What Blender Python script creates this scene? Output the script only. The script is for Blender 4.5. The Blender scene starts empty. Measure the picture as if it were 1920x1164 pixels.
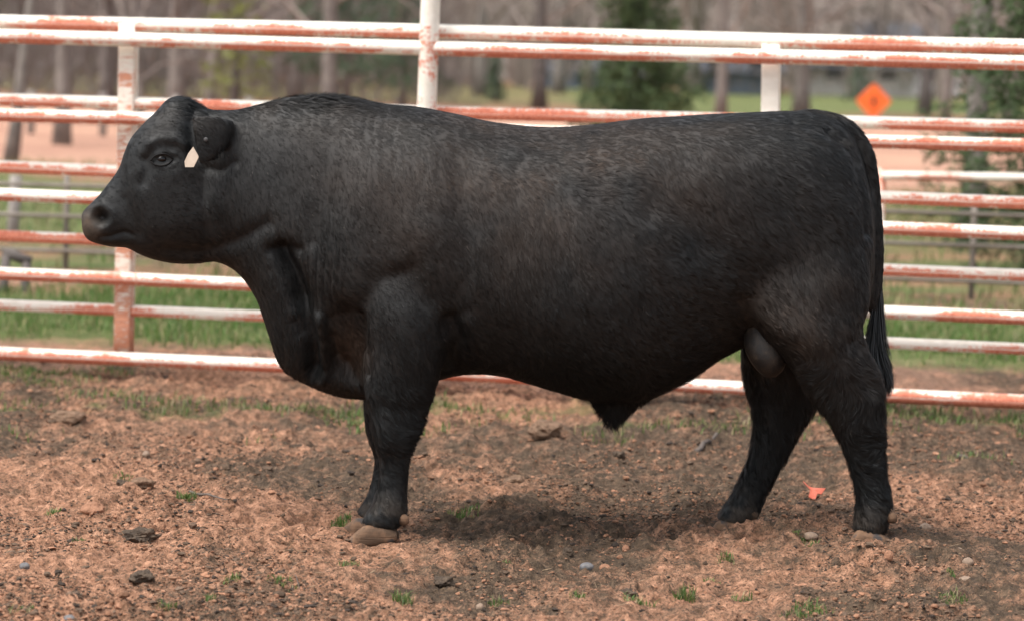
import bpy, math
import numpy as np
from mathutils import Vector, Matrix

# ------------------------------------------------------------------ camera, light, exposure
SC = bpy.context.scene
W0, H0, FPX = 1920.0, 1164.0, 5550.0
CAM_H = 1.62
PITCH = math.atan(472.0 / FPX)
ROLL = math.radians(1.6)
CAMPOS = np.array([0.0, -10.0, CAM_H])
cd = bpy.data.cameras.new("camera")
cam = bpy.data.objects.new("camera", cd)
SC.collection.objects.link(cam)
SC.camera = cam
cd.sensor_width = 36.0
cd.lens = 36.0 * FPX / W0
cd.clip_start = 0.1
cd.clip_end = 3000
cam.matrix_world = (Matrix.Translation(Vector(CAMPOS)) @ Matrix.Rotation(math.pi / 2 - PITCH, 4, 'X')
                    @ Matrix.Rotation(ROLL, 4, 'Z'))
cd.dof.use_dof = True
cd.dof.focus_distance = 9.8
cd.dof.aperture_fstop = 2.7
cd.dof.aperture_blades = 9

SUN_EL, SUN_AZ = math.radians(62), math.radians(238)    # azimuth measured clockwise from +Y
world = bpy.data.worlds.new("World")
SC.world = world
world.use_nodes = True
wn = world.node_tree
wn.nodes.clear()
wo = wn.nodes.new('ShaderNodeOutputWorld')
wb = wn.nodes.new('ShaderNodeBackground')
ws = wn.nodes.new('ShaderNodeTexSky')
ws.sky_type = 'NISHITA'
ws.sun_disc = False
ws.sun_elevation = SUN_EL
ws.sun_rotation = SUN_AZ
ws.dust_density = 4.0
ws.air_density = 1.0
wb.inputs[1].default_value = 0.15
whs = wn.nodes.new('ShaderNodeHueSaturation')      # thin overcast: paler than a clear sky
whs.inputs['Saturation'].default_value = 0.35
wn.links.new(ws.outputs[0], whs.inputs['Color'])
wn.links.new(whs.outputs[0], wb.inputs[0])
wn.links.new(wb.outputs[0], wo.inputs[0])
sl = bpy.data.lights.new("sun", 'SUN')
sl.energy = 1.4
sl.angle = math.radians(30)
sl.color = (1.0, 0.95, 0.88)
sun = bpy.data.objects.new("sun", sl)
SC.collection.objects.link(sun)
sd = Vector((math.sin(SUN_AZ) * math.cos(SUN_EL), math.cos(SUN_AZ) * math.cos(SUN_EL), math.sin(SUN_EL)))
sun.rotation_euler = sd.to_track_quat('Z', 'Y').to_euler()
SC.view_settings.view_transform = 'Standard'
SC.view_settings.look = 'None'
SC.view_settings.gamma = 1.0
SC.view_settings.exposure = 1.0
SC.view_settings.use_curve_mapping = False

# ------------------------------------------------------------------ helpers
_R = np.array(cam.matrix_world.to_3x3())


def P(px, py, Y):
    """World point on the plane y=Y that a photograph pixel looks at (used for tracing outlines)."""
    d = _R @ np.array([(px - W0 / 2) / FPX, -(py - H0 / 2) / FPX, -1.0])
    t = (Y - CAMPOS[1]) / d[1]
    return CAMPOS + d * t


def G(px, py, z=0.0):
    d = _R @ np.array([(px - W0 / 2) / FPX, -(py - H0 / 2) / FPX, -1.0])
    t = (z - CAMPOS[2]) / d[2]
    return CAMPOS + d * t


def XAT(px, D):
    """world x for a pixel column at distance D in front of the camera"""
    return (px - W0 / 2) / FPX * D


_M1, _M2, _M3 = np.uint64(0x9E3779B97F4A7C15), np.uint64(0xBF58476D1CE4E5B9), np.uint64(0x94D049BB133111EB)


def _hash(i, j, k, seed):
    with np.errstate(over='ignore'):
        h = (i.astype(np.int64).view(np.uint64) * np.uint64(73856093)) ^ (j.astype(np.int64).view(np.uint64) * np.uint64(19349663)) \
            ^ (k.astype(np.int64).view(np.uint64) * np.uint64(83492791)) ^ np.uint64(seed * 2654435761 + 12345)
        h = (h + _M1)
        h = (h ^ (h >> np.uint64(30))) * _M2
        h = (h ^ (h >> np.uint64(27))) * _M3
        h = h ^ (h >> np.uint64(31))
    return (h >> np.uint64(40)).astype(np.float64) / float(1 << 24)


def vnoise(x, y, z=None, seed=0):
    x = np.asarray(x, float)
    y = np.asarray(y, float)
    z = np.zeros_like(x) if z is None else np.asarray(z, float)
    xi, yi, zi = np.floor(x), np.floor(y), np.floor(z)
    fx, fy, fz = x - xi, y - yi, z - zi
    fx, fy, fz = [f * f * (3 - 2 * f) for f in (fx, fy, fz)]
    r = 0
    for a in (0, 1):
        for b in (0, 1):
            for c in (0, 1):
                w = (fx if a else 1 - fx) * (fy if b else 1 - fy) * (fz if c else 1 - fz)
                r = r + w * _hash(xi + a, yi + b, zi + c, seed)
    return r * 2 - 1


def fbm(x, y, z=None, octv=4, seed=0, gain=0.5):
    r, a, f = 0, 1.0, 1.0
    x = np.asarray(x, float)
    y = np.asarray(y, float)
    z = np.zeros_like(x) if z is None else np.asarray(z, float)
    for o in range(octv):
        r = r + a * vnoise(x * f + 17.3 * o, y * f - 9.1 * o, z * f + 4.7 * o, seed + o)
        a *= gain
        f *= 2.03
    return r


def sstep(a, b, v):
    t = np.clip((v - a) / (b - a), 0, 1)
    return t * t * (3 - 2 * t)


def mesh_np(name, V, F, mat, parent=None, smooth=False, uv=None, col=None, loc=None):
    """V (n,3); F = array (m,3|4) or list of arrays"""
    V = np.asarray(V, float)
    if loc is not None:
        V = V - np.asarray(loc)
    Fs = F if isinstance(F, list) else [F]
    me = bpy.data.meshes.new(name)
    nl = sum(f.size for f in Fs)
    nf = sum(len(f) for f in Fs)
    me.vertices.add(len(V))
    me.vertices.foreach_set('co', V.astype(np.float32).ravel())
    me.loops.add(nl)
    me.loops.foreach_set('vertex_index', np.concatenate([f.ravel() for f in Fs]).astype(np.int32))
    me.polygons.add(nf)
    tot = np.concatenate([np.full(len(f), f.shape[1], np.int32) for f in Fs])
    st = np.concatenate([[0], np.cumsum(tot)[:-1]]).astype(np.int32)
    me.polygons.foreach_set('loop_start', st)
    me.polygons.foreach_set('loop_total', tot)
    me.polygons.foreach_set('use_smooth', np.full(nf, smooth, bool))
    me.update(calc_edges=True)
    me.validate()
    if uv is not None:
        l = me.uv_layers.new(name='UVMap')
        li = np.empty(len(me.loops), np.int32)
        me.loops.foreach_get('vertex_index', li)
        l.data.foreach_set('uv', np.asarray(uv, np.float32)[li].ravel())
    if col is not None:
        for nm, c in col.items():
            a = me.color_attributes.new(nm, 'FLOAT_COLOR', 'POINT')
            c4 = np.ones((len(V), 4), np.float32)
            c4[:, :c.shape[1]] = c
            a.data.foreach_set('color', c4.ravel())
    me.materials.append(mat)
    o = bpy.data.objects.new(name, me)
    SC.collection.objects.link(o)
    if loc is not None:
        o.location = loc
    if parent is not None:
        o.parent = parent
        if loc is None:
            o.location = -Vector(parent.location)
        else:
            o.location = Vector(loc) - Vector(parent.location)
    return o


def tag(o, label=None, cat=None, group=None, kind=None):
    if label: o['label'] = label
    if cat: o['category'] = cat
    if group: o['group'] = group
    if kind: o['kind'] = kind
    return o


def thing(name, label, cat, loc=(0, 0, 0), group=None):
    o = bpy.data.objects.new(name, None)
    SC.collection.objects.link(o)
    o.location = loc
    o.empty_display_size = 0.1
    return tag(o, label, cat, group)


class MB:
    def __init__(s):
        s.V, s.Q, s.T, s.U, s.n = [], [], [], [], 0

    def add(s, V, Q=None, T=None, U=None):
        V = np.asarray(V, float).reshape(-1, 3)
        s.V.append(V)
        s.U.append(np.zeros((len(V), 2)) if U is None else np.asarray(U, float))
        if Q is not None and len(Q): s.Q.append(np.asarray(Q, int).reshape(-1, 4) + s.n)
        if T is not None and len(T): s.T.append(np.asarray(T, int).reshape(-1, 3) + s.n)
        s.n += len(V)

    def tube(s, pts, rad, seg=12, cap=True, squash=None, voff=0.0):
        pts = np.asarray(pts, float)
        n = len(pts)
        rad = np.broadcast_to(np.asarray(rad, float), (n,))
        tan = np.gradient(pts, axis=0)
        tan /= np.linalg.norm(tan, axis=1)[:, None] + 1e-12
        ref = np.array([0, 0, 1.0]) if abs(tan[0][2]) < 0.9 else np.array([0, 1.0, 0])
        a = np.linspace(0, 2 * math.pi, seg, endpoint=False)
        V = np.zeros((n, seg, 3))
        U = np.zeros((n, seg, 2))
        L = np.concatenate([[0], np.cumsum(np.linalg.norm(np.diff(pts, axis=0), axis=1))])
        for i in range(n):
            s1 = np.cross(tan[i], ref)
            s1 /= np.linalg.norm(s1)
            u1 = np.cross(s1, tan[i])
            V[i] = pts[i] + rad[i] * (np.cos(a)[:, None] * s1 + np.sin(a)[:, None] * u1)
            U[i, :, 0] = L[i] + voff
            U[i, :, 1] = a / (2 * math.pi)
        idx = np.arange(n * seg).reshape(n, seg)
        q = np.stack([idx[:-1], np.roll(idx[:-1], -1, 1), np.roll(idx[1:], -1, 1), idx[1:]], -1).reshape(-1, 4)
        V = V.reshape(-1, 3)
        U = U.reshape(-1, 2)
        T = None
        if cap:
            V = np.vstack([V, pts[0], pts[-1]])
            U = np.vstack([U, [voff, 0.5], [L[-1] + voff, 0.5]])
            k = n * seg
            T = [[k, (j + 1) % seg, j] for j in range(seg)] + [[k + 1, (n - 1) * seg + j, (n - 1) * seg + (j + 1) % seg] for j in range(seg)]
        s.add(V, q, T, U)

    def build(s, name, mat, parent=None, smooth=True, loc=None, **kw):
        F = []
        if s.Q: F.append(np.vstack(s.Q))
        if s.T: F.append(np.vstack(s.T))
        return mesh_np(name, np.vstack(s.V), F, mat, parent, smooth, uv=np.vstack(s.U), loc=loc, **kw)


# ------------------------------------------------------------------ node material helper
def new_mat(name):
    m = bpy.data.materials.new(name)
    m.use_nodes = True
    nt = m.node_tree
    b = nt.nodes['Principled BSDF']
    return m, nt, b


def N(nt, typ, **kw):
    n = nt.nodes.new(typ)
    for k, v in kw.items():
        if k.startswith('i_'):
            n.inputs[k[2:]].default_value = v
        else:
            setattr(n, k, v)
    return n


def noise(nt, vec, scale, detail=4, rough=0.55, dist=0.0):
    n = nt.nodes.new('ShaderNodeTexNoise')
    n.inputs['Scale'].default_value = scale
    n.inputs['Detail'].default_value = detail
    n.inputs['Roughness'].default_value = rough
    n.inputs['Distortion'].default_value = dist
    if vec is not None: nt.links.new(vec, n.inputs['Vector'])
    return n.outputs['Fac']


def ramp(nt, fac, stops):
    n = nt.nodes.new('ShaderNodeValToRGB')
    e = n.color_ramp.elements
    while len(e) < len(stops): e.new(0.5)
    for el, (p, c) in zip(e, stops):
        el.position = p
        el.color = (c[0], c[1], c[2], 1) if hasattr(c, '__len__') else (c, c, c, 1)
    nt.links.new(fac, n.inputs[0])
    return n.outputs[0]


def mixc(nt, fac, a, b, mode='MIX'):
    n = nt.nodes.new('ShaderNodeMix')
    n.data_type = 'RGBA'
    n.blend_type = mode
    for s, v in ((n.inputs[0], fac), (n.inputs[6], a), (n.inputs[7], b)):
        if hasattr(v, 'is_linked') or hasattr(v, 'links'):
            nt.links.new(v, s)
        elif hasattr(v, '__len__'):
            s.default_value = (v[0], v[1], v[2], 1)
        else:
            s.default_value = v
    return n.outputs[2]


def math_(nt, op, a, b=None, c=None, clamp=False):
    n = nt.nodes.new('ShaderNodeMath')
    n.operation = op
    n.use_clamp = clamp
    for s, v in zip(n.inputs, (a, b, c)):
        if v is None: continue
        if hasattr(v, 'links'):
            nt.links.new(v, s)
        else:
            s.default_value = v
    return n.outputs[0]


def bump(nt, b, h, strength=0.5, dist=0.01):
    n = nt.nodes.new('ShaderNodeBump')
    n.inputs['Strength'].default_value = strength
    n.inputs['Distance'].default_value = dist
    nt.links.new(h, n.inputs['Height'])
    nt.links.new(n.outputs[0], b.inputs['Normal'])


def objco(nt):
    return nt.nodes.new('ShaderNodeTexCoord').outputs['Object']


def simple_mat(name, c1, c2, scale=5.0, rough=0.8, bmp=0.3, bdist=0.01, spec=0.3, detail=5):
    m, nt, b = new_mat(name)
    co = objco(nt)
    f = noise(nt, co, scale, detail)
    nt.links.new(ramp(nt, f, [(0.3, c1), (0.7, c2)]), b.inputs['Base Color'])
    b.inputs['Roughness'].default_value = rough
    b.inputs['Specular IOR Level'].default_value = spec
    if bmp: bump(nt, b, noise(nt, co, scale * 4, 4), bmp, bdist)
    return m


# ------------------------------------------------------------------ ground
RNG = np.random.default_rng(7)
# feet (x, y, z) the soil has to carry: near fore, far fore, near hind, far hind
FEET = []


def foot_spot(px, py, Y):
    p = P(px, py, Y)
    FEET.append((p[0], p[1], p[2]))
    return p


Y_NF, Y_FF, Y_NH, Y_FH = -0.20, 0.13, -0.19, 0.20
foot_spot(700, 1010, Y_NF)
foot_spot(680, 1004, Y_FF)
foot_spot(1632, 1006, Y_NH)
foot_spot(1368, 997, Y_FH)


def g_base(x, y):
    """smooth relief, passing through the four feet"""
    w, s = 0, 0
    for fx, fy, fz in FEET:
        k = np.exp(-(((x - fx) / 0.45) ** 2 + ((y - fy) / 0.3) ** 2))
        s = s + k * fz
        w = w + k
    near = s / (w + 1e-9)
    k = np.clip(w, 0, 1)
    return near * k


def ridged(x, y, sc, seed):
    return 1 - np.abs(fbm(x * sc, y * sc, octv=3, seed=seed)) * 1.4


def gh(x, y):
    x = np.asarray(x, float)
    y = np.asarray(y, float)
    D = y + 10
    h = g_base(x, y)
    pen = 1 - sstep(15.2, 16.2, D)
    big = 0.020 * fbm(x * 1.1, y * 1.1, octv=3, seed=3)
    med = 0.034 * np.maximum(fbm(x * 4.2, y * 3.6, octv=3, seed=11) - 0.05, -0.5)
    cl = vnoise(x * 13, y * 12, seed=21)
    clod = 0.030 * np.maximum(cl, 0) ** 1.2 * sstep(-0.1, 0.5, vnoise(x * 1.7, y * 1.7, seed=29) + 0.35)
    fine = 0.011 * fbm(x * 34, y * 30, octv=2, seed=31)
    fine2 = 0.012 * np.maximum(vnoise(x * 62, y * 55, seed=37), 0)
    lump = 0.016 * np.maximum(1 - 2.6 * np.abs(vnoise(x * 21, y * 17, seed=41)) , 0) * sstep(0, .5, vnoise(x * 2.4, y * 2.4, seed=43) + .2)
    clod = clod + lump
    # hoof prints
    pit = 0
    for (qx, qy, r) in PITS:
        d2 = ((x - qx) / r) ** 2 + ((y - qy) / (r * 1.2)) ** 2
        pit = pit - 0.050 * np.exp(-d2 ** 2) + 0.020 * np.exp(-(np.sqrt(d2) - 1.35) ** 2 * 6)
    # calm the soil right at the hooves
    calm = 1.0
    for fx, fy, fz in FEET:
        calm = calm * (1 - 0.8 * np.exp(-(((x - fx) / 0.10) ** 2 + ((y - fy) / 0.10) ** 2)))
    h = h + (big + med + clod + fine + fine2 + pit) * calm * (0.35 + 0.65 * pen)
    bank = 0.03 * sstep(15.5, 16.5, D) + 0.02 * pen * 0
    return h + bank


PITS = []
for px, py, r in [(560, 985, .10), (600, 975, .09), (480, 985, .08), (1610, 1075, .055), (1180, 1000, .10), (1420, 1030, .08),
                  (330, 1000, .07), (1000, 1010, .09), (90, 880, .08), (1260, 1010, .09), (880, 830, .1), (1760, 900, .1), (240, 930, .09)]:
    g = G(px, py)
    PITS.append((g[0], g[1], r))

xs = np.concatenate([-np.geomspace(600, 3.2, 60), np.linspace(-3.1, -2.05, 40), np.linspace(-2.04, 2.04, 460), np.linspace(2.05, 3.1, 40), np.geomspace(3.2, 600, 60)])
ys = np.concatenate([-10 - np.geomspace(80, 1, 12), np.linspace(-8.9, -2.3, 30), np.linspace(-2.2, 2.0, 360), np.linspace(2.02, 6.5, 190),
                     np.linspace(6.6, 12, 60), np.geomspace(12.3, 900, 130)])
XX, YY = np.meshgrid(xs, ys)
ZZ = gh(XX, YY)
far = sstep(8, 20, YY)
ZZ = ZZ * (1 - far) + far * (0.05 * fbm(XX * 0.2, YY * 0.2, octv=3, seed=50) + 0.03)
nx, ny = len(xs), len(ys)
idx = np.arange(nx * ny).reshape(ny, nx)
gq = np.stack([idx[:-1, :-1], idx[:-1, 1:], idx[1:, 1:], idx[1:, :-1]], -1).reshape(-1, 4)
Xf, Yf = XX.ravel(), YY.ravel()
Df = Yf + 10
wob = 1 + 0.10 * fbm(Xf * 0.15, Yf * 0.08, octv=3, seed=61)
Dw = Df * wob


def band(a, b, s, v=None):
    v = Dw if v is None else v
    return sstep(a - s, a + s, v) * (1 - sstep(b - s, b + s, v))


right = sstep(1, 6, Xf)
# grass: (1) sparse strip inside the pen, (2) sward right behind the fence, (3) pasture bands, (4) far meadow
n1 = sstep(0.0, 0.7, fbm(Xf * 2.2, Yf * 2.0, octv=3, seed=70) + 0.1)
grass = 0.45 * band(12.7, 14.1, 0.4, Df) * n1
grass = np.maximum(grass, 0.9 * band(16.0, 19.0, 0.5, Df))
grass = np.maximum(grass, band(19.5, 26, 2) * (0.35 + 0.5 * n1))
grass = np.maximum(grass, band(26, 38, 1.5) * (0.75 - 0.35 * right))
grass = np.maximum(grass, band(100, 175, 8) * (0.55 + 0.45 * right))
# red tilled earth far out
red = np.maximum(band(39, 95, 3), 0.5 * band(19.2, 20.5, 0.5) * right)
red = np.where((Df > 14.2) & (Df < 26), np.maximum(red, 0.35 * sstep(0, .6, fbm(Xf * .6, Yf * .4, seed=75))), red)
# dark soil: moist trampled patches, plus painted shade below the bull
damp_shade = 0.46 + 0.65 * fbm(Xf * 1.3, Yf * 0.9, octv=3, seed=80)
damp_shade = damp_shade + 0.42 * band(10.0, 15.6, 0.9, Df) * (0.4 + 0.6 * sstep(-.4, .4, fbm(Xf * .8, Yf * .8, seed=81))) - 0.25 * (1 - sstep(9.0, 9.8, Df))
damp_shade = damp_shade + 0.22 * np.exp(-((Xf - 0.75) / 0.95) ** 2 - ((Yf + 0.0) / 0.33) ** 2)  # the bull's soft shadow, painted into the soil colour beneath its body
damp_shade = np.clip(damp_shade, 0, 1)
zone = np.stack([grass, red, damp_shade], 1)

mg, nt, b = new_mat("soil_and_pasture")
co = objco(nt)
at = N(nt, 'ShaderNodeAttribute', attribute_name='zone')
sp = N(nt, 'ShaderNodeSeparateColor')
nt.links.new(at.outputs['Color'], sp.inputs[0])
nA = noise(nt, co, 9, 6, .62)
nB = noise(nt, co, 30, 6, .66)
nC = noise(nt, co, 150, 3, .6)
dry = ramp(nt, nB, [(0.32, (.12, .070, .042)), (0.46, (.32, .168, .102)), (0.66, (.57, .31, .195))])
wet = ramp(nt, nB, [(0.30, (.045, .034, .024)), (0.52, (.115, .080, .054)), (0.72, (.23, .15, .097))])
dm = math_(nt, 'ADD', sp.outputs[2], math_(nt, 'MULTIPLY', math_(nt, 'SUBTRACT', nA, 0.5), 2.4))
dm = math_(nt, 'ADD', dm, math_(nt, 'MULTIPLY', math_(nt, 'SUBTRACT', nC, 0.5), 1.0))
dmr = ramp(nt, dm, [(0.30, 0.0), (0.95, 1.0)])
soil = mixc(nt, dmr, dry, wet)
# dark organic crumbs
crumb = ramp(nt, noise(nt, co, 75, 4, .7), [(0.54, 0.0), (0.60, 1.0)])
soil = mixc(nt, math_(nt, 'MULTIPLY', crumb, 0.7), soil, (.055, .042, .034))
redc = ramp(nt, noise(nt, co, .35, 4), [(0.3, (.40, .215, .155)), (0.7, (.56, .34, .235))])
soil = mixc(nt, sp.outputs[1], soil, redc)
gr = ramp(nt, noise(nt, co, 3.5, 6, .65), [(0.3, (.075, .095, .035)), (0.5, (.13, .155, .055)), (0.72, (.24, .22, .11))])
gf = math_(nt, 'ADD', sp.outputs[0], math_(nt, 'MULTIPLY', math_(nt, 'SUBTRACT', noise(nt, co, 12, 5), 0.5), 0.7))
gfr = ramp(nt, gf, [(0.25, 0.0), (0.7, 1.0)])
nt.links.new(mixc(nt, gfr, soil, gr), b.inputs['Base Color'])
b.inputs['Roughness'].default_value = 0.95
b.inputs['Specular IOR Level'].default_value = 0.15
hsum = math_(nt, 'ADD', math_(nt, 'MULTIPLY', nB, 1.0), math_(nt, 'MULTIPLY', nC, 0.28))
bump(nt, b, hsum, 1.0, 0.032)
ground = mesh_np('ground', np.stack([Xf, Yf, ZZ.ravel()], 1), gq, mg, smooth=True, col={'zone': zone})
tag(ground, 'trampled reddish bare dirt of the pen running out to grass and fields', kind='structure')

# ------------------------------------------------------------------ the bull
def cr(stations, per=6):
    """Catmull-Rom densify rows of numbers"""
    A = np.asarray(stations, float)
    A = np.vstack([2 * A[0] - A[1], A, 2 * A[-1] - A[-2]])
    out = []
    for i in range(1, len(A) - 2):
        p0, p1, p2, p3 = A[i - 1], A[i], A[i + 1], A[i + 2]
        for k in range(per):
            t = k / per
            out.append(0.5 * (2 * p1 + (p2 - p0) * t + (2 * p0 - 5 * p1 + 4 * p2 - p3) * t * t + (3 * p1 - p0 - 3 * p2 + p3) * t ** 3))
    out.append(A[-2])
    return np.array(out)


def loft(mb, st, seg=40, per=6):
    """st rows: ax ay bx by  Y  w  n_a n_b v0 ; a/b are photo pixels of the two outline sides, w = half width across (m)"""
    S = cr(st, per)
    rings = []
    a = np.linspace(0, 2 * math.pi, seg, endpoint=False)
    for r in S:
        A_, B_ = P(r[0], r[1], r[4]), P(r[2], r[3], r[4])
        c, u = (A_ + B_) / 2, (A_ - B_) / 2
        sn, cs = np.sin(a), np.cos(a)
        n = np.where(sn > 0, r[6], r[7])
        s = np.sign(sn) * np.abs(sn) ** (2 / n)
        y = max(r[5], 0.004) * np.sign(cs) * np.abs(cs) ** (2 / n)
        s = s + r[8] * (1 - s * s)
        rings.append(c + s[:, None] * u + y[:, None] * np.array([0, 1.0, 0]))
    V = np.array(rings)
    n = len(V)
    idx = np.arange(n * seg).reshape(n, seg)
    q = np.stack([idx[:-1], np.roll(idx[:-1], -1, 1), np.roll(idx[1:], -1, 1), idx[1:]], -1).reshape(-1, 4)
    k = n * seg
    T = [[k, (j + 1) % seg, j] for j in range(seg)] + [[k + 1, (n - 1) * seg + j, (n - 1) * seg + (j + 1) % seg] for j in range(seg)]
    V2 = np.vstack([V.reshape(-1, 3), V[0].mean(0), V[-1].mean(0)])
    mb.add(V2, q, T)


bull_loc = tuple(P(1100, 1005, 0) * np.array([1, 1, 0]))
bull = thing('bull', 'black bull standing side-on facing left in the dirt pen', 'bull', bull_loc)

body = MB()
# torso + neck: vertical slices   (top, bottom, Y, half width, n_top, n_bottom, v0)
torso = [
    (372, 235, 372, 440, 0, .06, 2, 2, 0),
    (385, 208, 385, 487, 0, .10, 2, 2, 0),
    (410, 206, 410, 493, 0, .125, 2.0, 2.0, 0.0),
    (440, 206, 445, 512, 0, .140, 2.0, 2.0, 0.0),
    (480, 197, 480, 560, 0, .155, 1.9, 2.0, 0.0),
    (520, 186, 505, 630, 0, .170, 1.9, 2.0, 0.05),
    (560, 179, 530, 692, 0, .185, 1.9, 1.9, 0.10),
    (610, 177, 580, 722, 0, .215, 1.9, 1.8, 0.12),
    (660, 182, 640, 745, 0, .260, 1.9, 1.7, 0.10),
    (720, 195, 705, 748, 0, .300, 1.9, 1.7, 0.05),
    (780, 200, 775, 728, 0, .325, 2.0, 1.8, 0.0),
    (850, 213, 850, 704, 0, .335, 2.1, 2.0, 0.0),
    (930, 230, 930, 702, 0, .345, 2.2, 2.0, -0.02),
    (1030, 239, 1030, 728, 0, .370, 2.3, 2.0, -0.06),
    (1120, 233, 1120, 748, 0, .385, 2.3, 2.0, -0.08),
    (1200, 223, 1200, 748, 0, .380, 2.3, 2.0, -0.06),
    (1280, 218, 1280, 718, 0, .350, 2.3, 2.0, 0.0),
    (1350, 214, 1350, 672, 0, .325, 2.3, 2.0, 0.10),
    (1420, 211, 1420, 640, 0, .310, 2.3, 2.0, 0.10),
    (1480, 209, 1480, 640, 0, .300, 2.3, 2.1, 0.05),
    (1530, 212, 1540, 640, 0, .275, 2.2, 2.1, 0.0),
    (1575, 232, 1590, 630, 0, .235, 2.2, 2.1, 0.0),
    (1605, 275, 1615, 600, 0, .190, 2.2, 2.2, 0.0),
    (1622, 330, 1630, 560, 0, .140, 2.1, 2.2, 0.0),
    (1636, 380, 1637, 520, 0, .07, 2, 2, 0.0),
]
loft(body, torso, seg=56)
# head: slices across the face
head = [
    (153, 404, 158, 443, 0, .030, 2.4, 2.4, 0),
    (156, 396, 168, 452, 0, .062, 2.6, 2.6, 0),
    (168, 384, 190, 459, 0, .078, 2.5, 2.5, 0),
    (186, 366, 215, 464, 0, .082, 2.3, 2.4, 0),
    (206, 340, 238, 465, 0, .080, 2.2, 2.2, 0),
    (224, 314, 262, 478, 0, .088, 2.2, 2.1, 0),
    (234, 285, 292, 489, 0, .108, 2.2, 2.0, 0.1),
    (246, 259, 325, 495, 0, .122, 2.3, 2.0, 0.15),
    (268, 233, 358, 496, 0, .128, 2.3, 1.9, 0.15),
    (292, 210, 392, 492, 0, .130, 2.3, 1.9, 0.1),
    (317, 184, 415, 470, 0, .122, 2.2, 2.0, 0.1),
    (347, 181, 430, 430, 0, .100, 2.1, 2.0, 0.05),
    (375, 195, 440, 380, 0, .085, 2, 2, 0),
    (400, 215, 445, 330, 0, .05, 2, 2, 0),
]
loft(body, head, seg=48)
# near foreleg
def foreleg(Y, dx=0, dy=0, w=1.0):
    L = [
        (650, 380, 850, 380, Y * .85, .07, 2, 2, 0),
        (655, 440, 868, 440, Y * .9, .105, 2, 2, 0),
        (665, 520, 866, 520, Y * .95, .125, 2, 2, 0),
        (674, 590, 852, 590, Y, .120, 2, 2, 0),
        (678, 650, 838, 650, Y, .105, 2.1, 2.1, 0),
        (682, 710, 822, 715, Y, .090, 2.2, 2.2, 0),
        (689, 765, 802, 770, Y, .076, 2.2, 2.2, 0),
        (695, 805, 788, 812, Y, .070, 2.3, 2.3, 0),
        (703, 838, 777, 838, Y, .062, 2.3, 2.3, 0),
        (711, 865, 768, 865, Y, .048, 2.2, 2.2, 0),
        (710, 900, 765, 900, Y, .045, 2.2, 2.2, 0),
        (702, 928, 764, 932, Y, .050, 2.2, 2.2, 0),
        (694, 948, 765, 958, Y, .056, 2.3, 2.3, 0),
        (683, 966, 758, 976, Y, .058, 2.4, 2.4, 0),
        (676, 980, 745, 992, Y, .056, 2.4, 2.4, 0),
    ]
    return [(a + dx, b + dy, c + dx, d + dy, e, f * w, g, h, i) for a, b, c, d, e, f, g, h, i in L]
loft(body, foreleg(Y_NF), seg=32)
ff = [
    (665, 560, 800, 560, Y_FF, .09, 2, 2, 0),
    (675, 680, 800, 680, Y_FF, .085, 2, 2, 0),
    (681, 740, 790, 740, Y_FF, .075, 2.2, 2.2, 0),
    (683, 790, 775, 790, Y_FF, .068, 2.2, 2.2, 0),
    (690, 825, 766, 828, Y_FF, .062, 2.2, 2.2, 0),
    (702, 860, 756, 860, Y_FF, .046, 2.2, 2.2, 0),
    (698, 895, 750, 895, Y_FF, .044, 2.2, 2.2, 0),
    (688, 928, 742, 930, Y_FF, .050, 2.2, 2.2, 0),
    (674, 950, 738, 955, Y_FF, .055, 2.3, 2.3, 0),
    (668, 966, 730, 975, Y_FF, .055, 2.3, 2.3, 0),
]
loft(body, ff, seg=32)
# near hind leg
nh = [
    (1400, 330, 1600, 330, Y_NH * .7, .06, 2, 2, 0),
    (1380, 420, 1620, 420, Y_NH * .75, .115, 2, 2, 0),
    (1378, 500, 1630, 500, Y_NH * .85, .13, 2, 2, 0),
    (1395, 570, 1630, 570, Y_NH * .92, .135, 2, 2, 0),
    (1425, 625, 1618, 612, Y_NH, .135, 2, 2, 0),
    (1468, 672, 1626, 648, Y_NH, .115, 2.1, 2.1, 0),
    (1505, 722, 1645, 690, Y_NH, .095, 2.1, 2.1, 0),
    (1536, 768, 1657, 735, Y_NH, .075, 2.1, 2.1, 0),
    (1562, 805, 1659, 780, Y_NH, .064, 2.2, 2.2, 0),
    (1583, 850, 1660, 845, Y_NH, .055, 2.2, 2.2, 0),
    (1596, 895, 1666, 895, Y_NH, .050, 2.2, 2.2, 0),
    (1604, 935, 1671, 935, Y_NH, .053, 2.2, 2.2, 0),
    (1602, 962, 1671, 965, Y_NH, .058, 2.3, 2.3, 0),
    (1598, 985, 1664, 990, Y_NH, .060, 2.4, 2.4, 0),
    (1597, 998, 1658, 1002, Y_NH, .056, 2.4, 2.4, 0),
]
loft(body, nh, seg=32)
fh = [
    (1385, 440, 1600, 440, Y_FH * .8, .12, 2, 2, 0),
    (1388, 560, 1590, 560, Y_FH, .13, 2, 2, 0),
    (1388, 640, 1575, 640, Y_FH, .12, 2, 2, 0),
    (1392, 700, 1562, 710, Y_FH, .10, 2, 2, 0),
    (1404, 750, 1530, 768, Y_FH, .08, 2.1, 2.1, 0),
    (1411, 800, 1500, 812, Y_FH, .066, 2.2, 2.2, 0),
    (1404, 850, 1476, 858, Y_FH, .056, 2.2, 2.2, 0),
    (1386, 895, 1450, 905, Y_FH, .050, 2.2, 2.2, 0),
    (1368, 930, 1432, 942, Y_FH, .052, 2.2, 2.2, 0),
    (1352, 955, 1420, 968, Y_FH, .056, 2.3, 2.3, 0),
    (1340, 972, 1395, 985, Y_FH, .055, 2.3, 2.3, 0),
]
loft(body, fh, seg=32)
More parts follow.
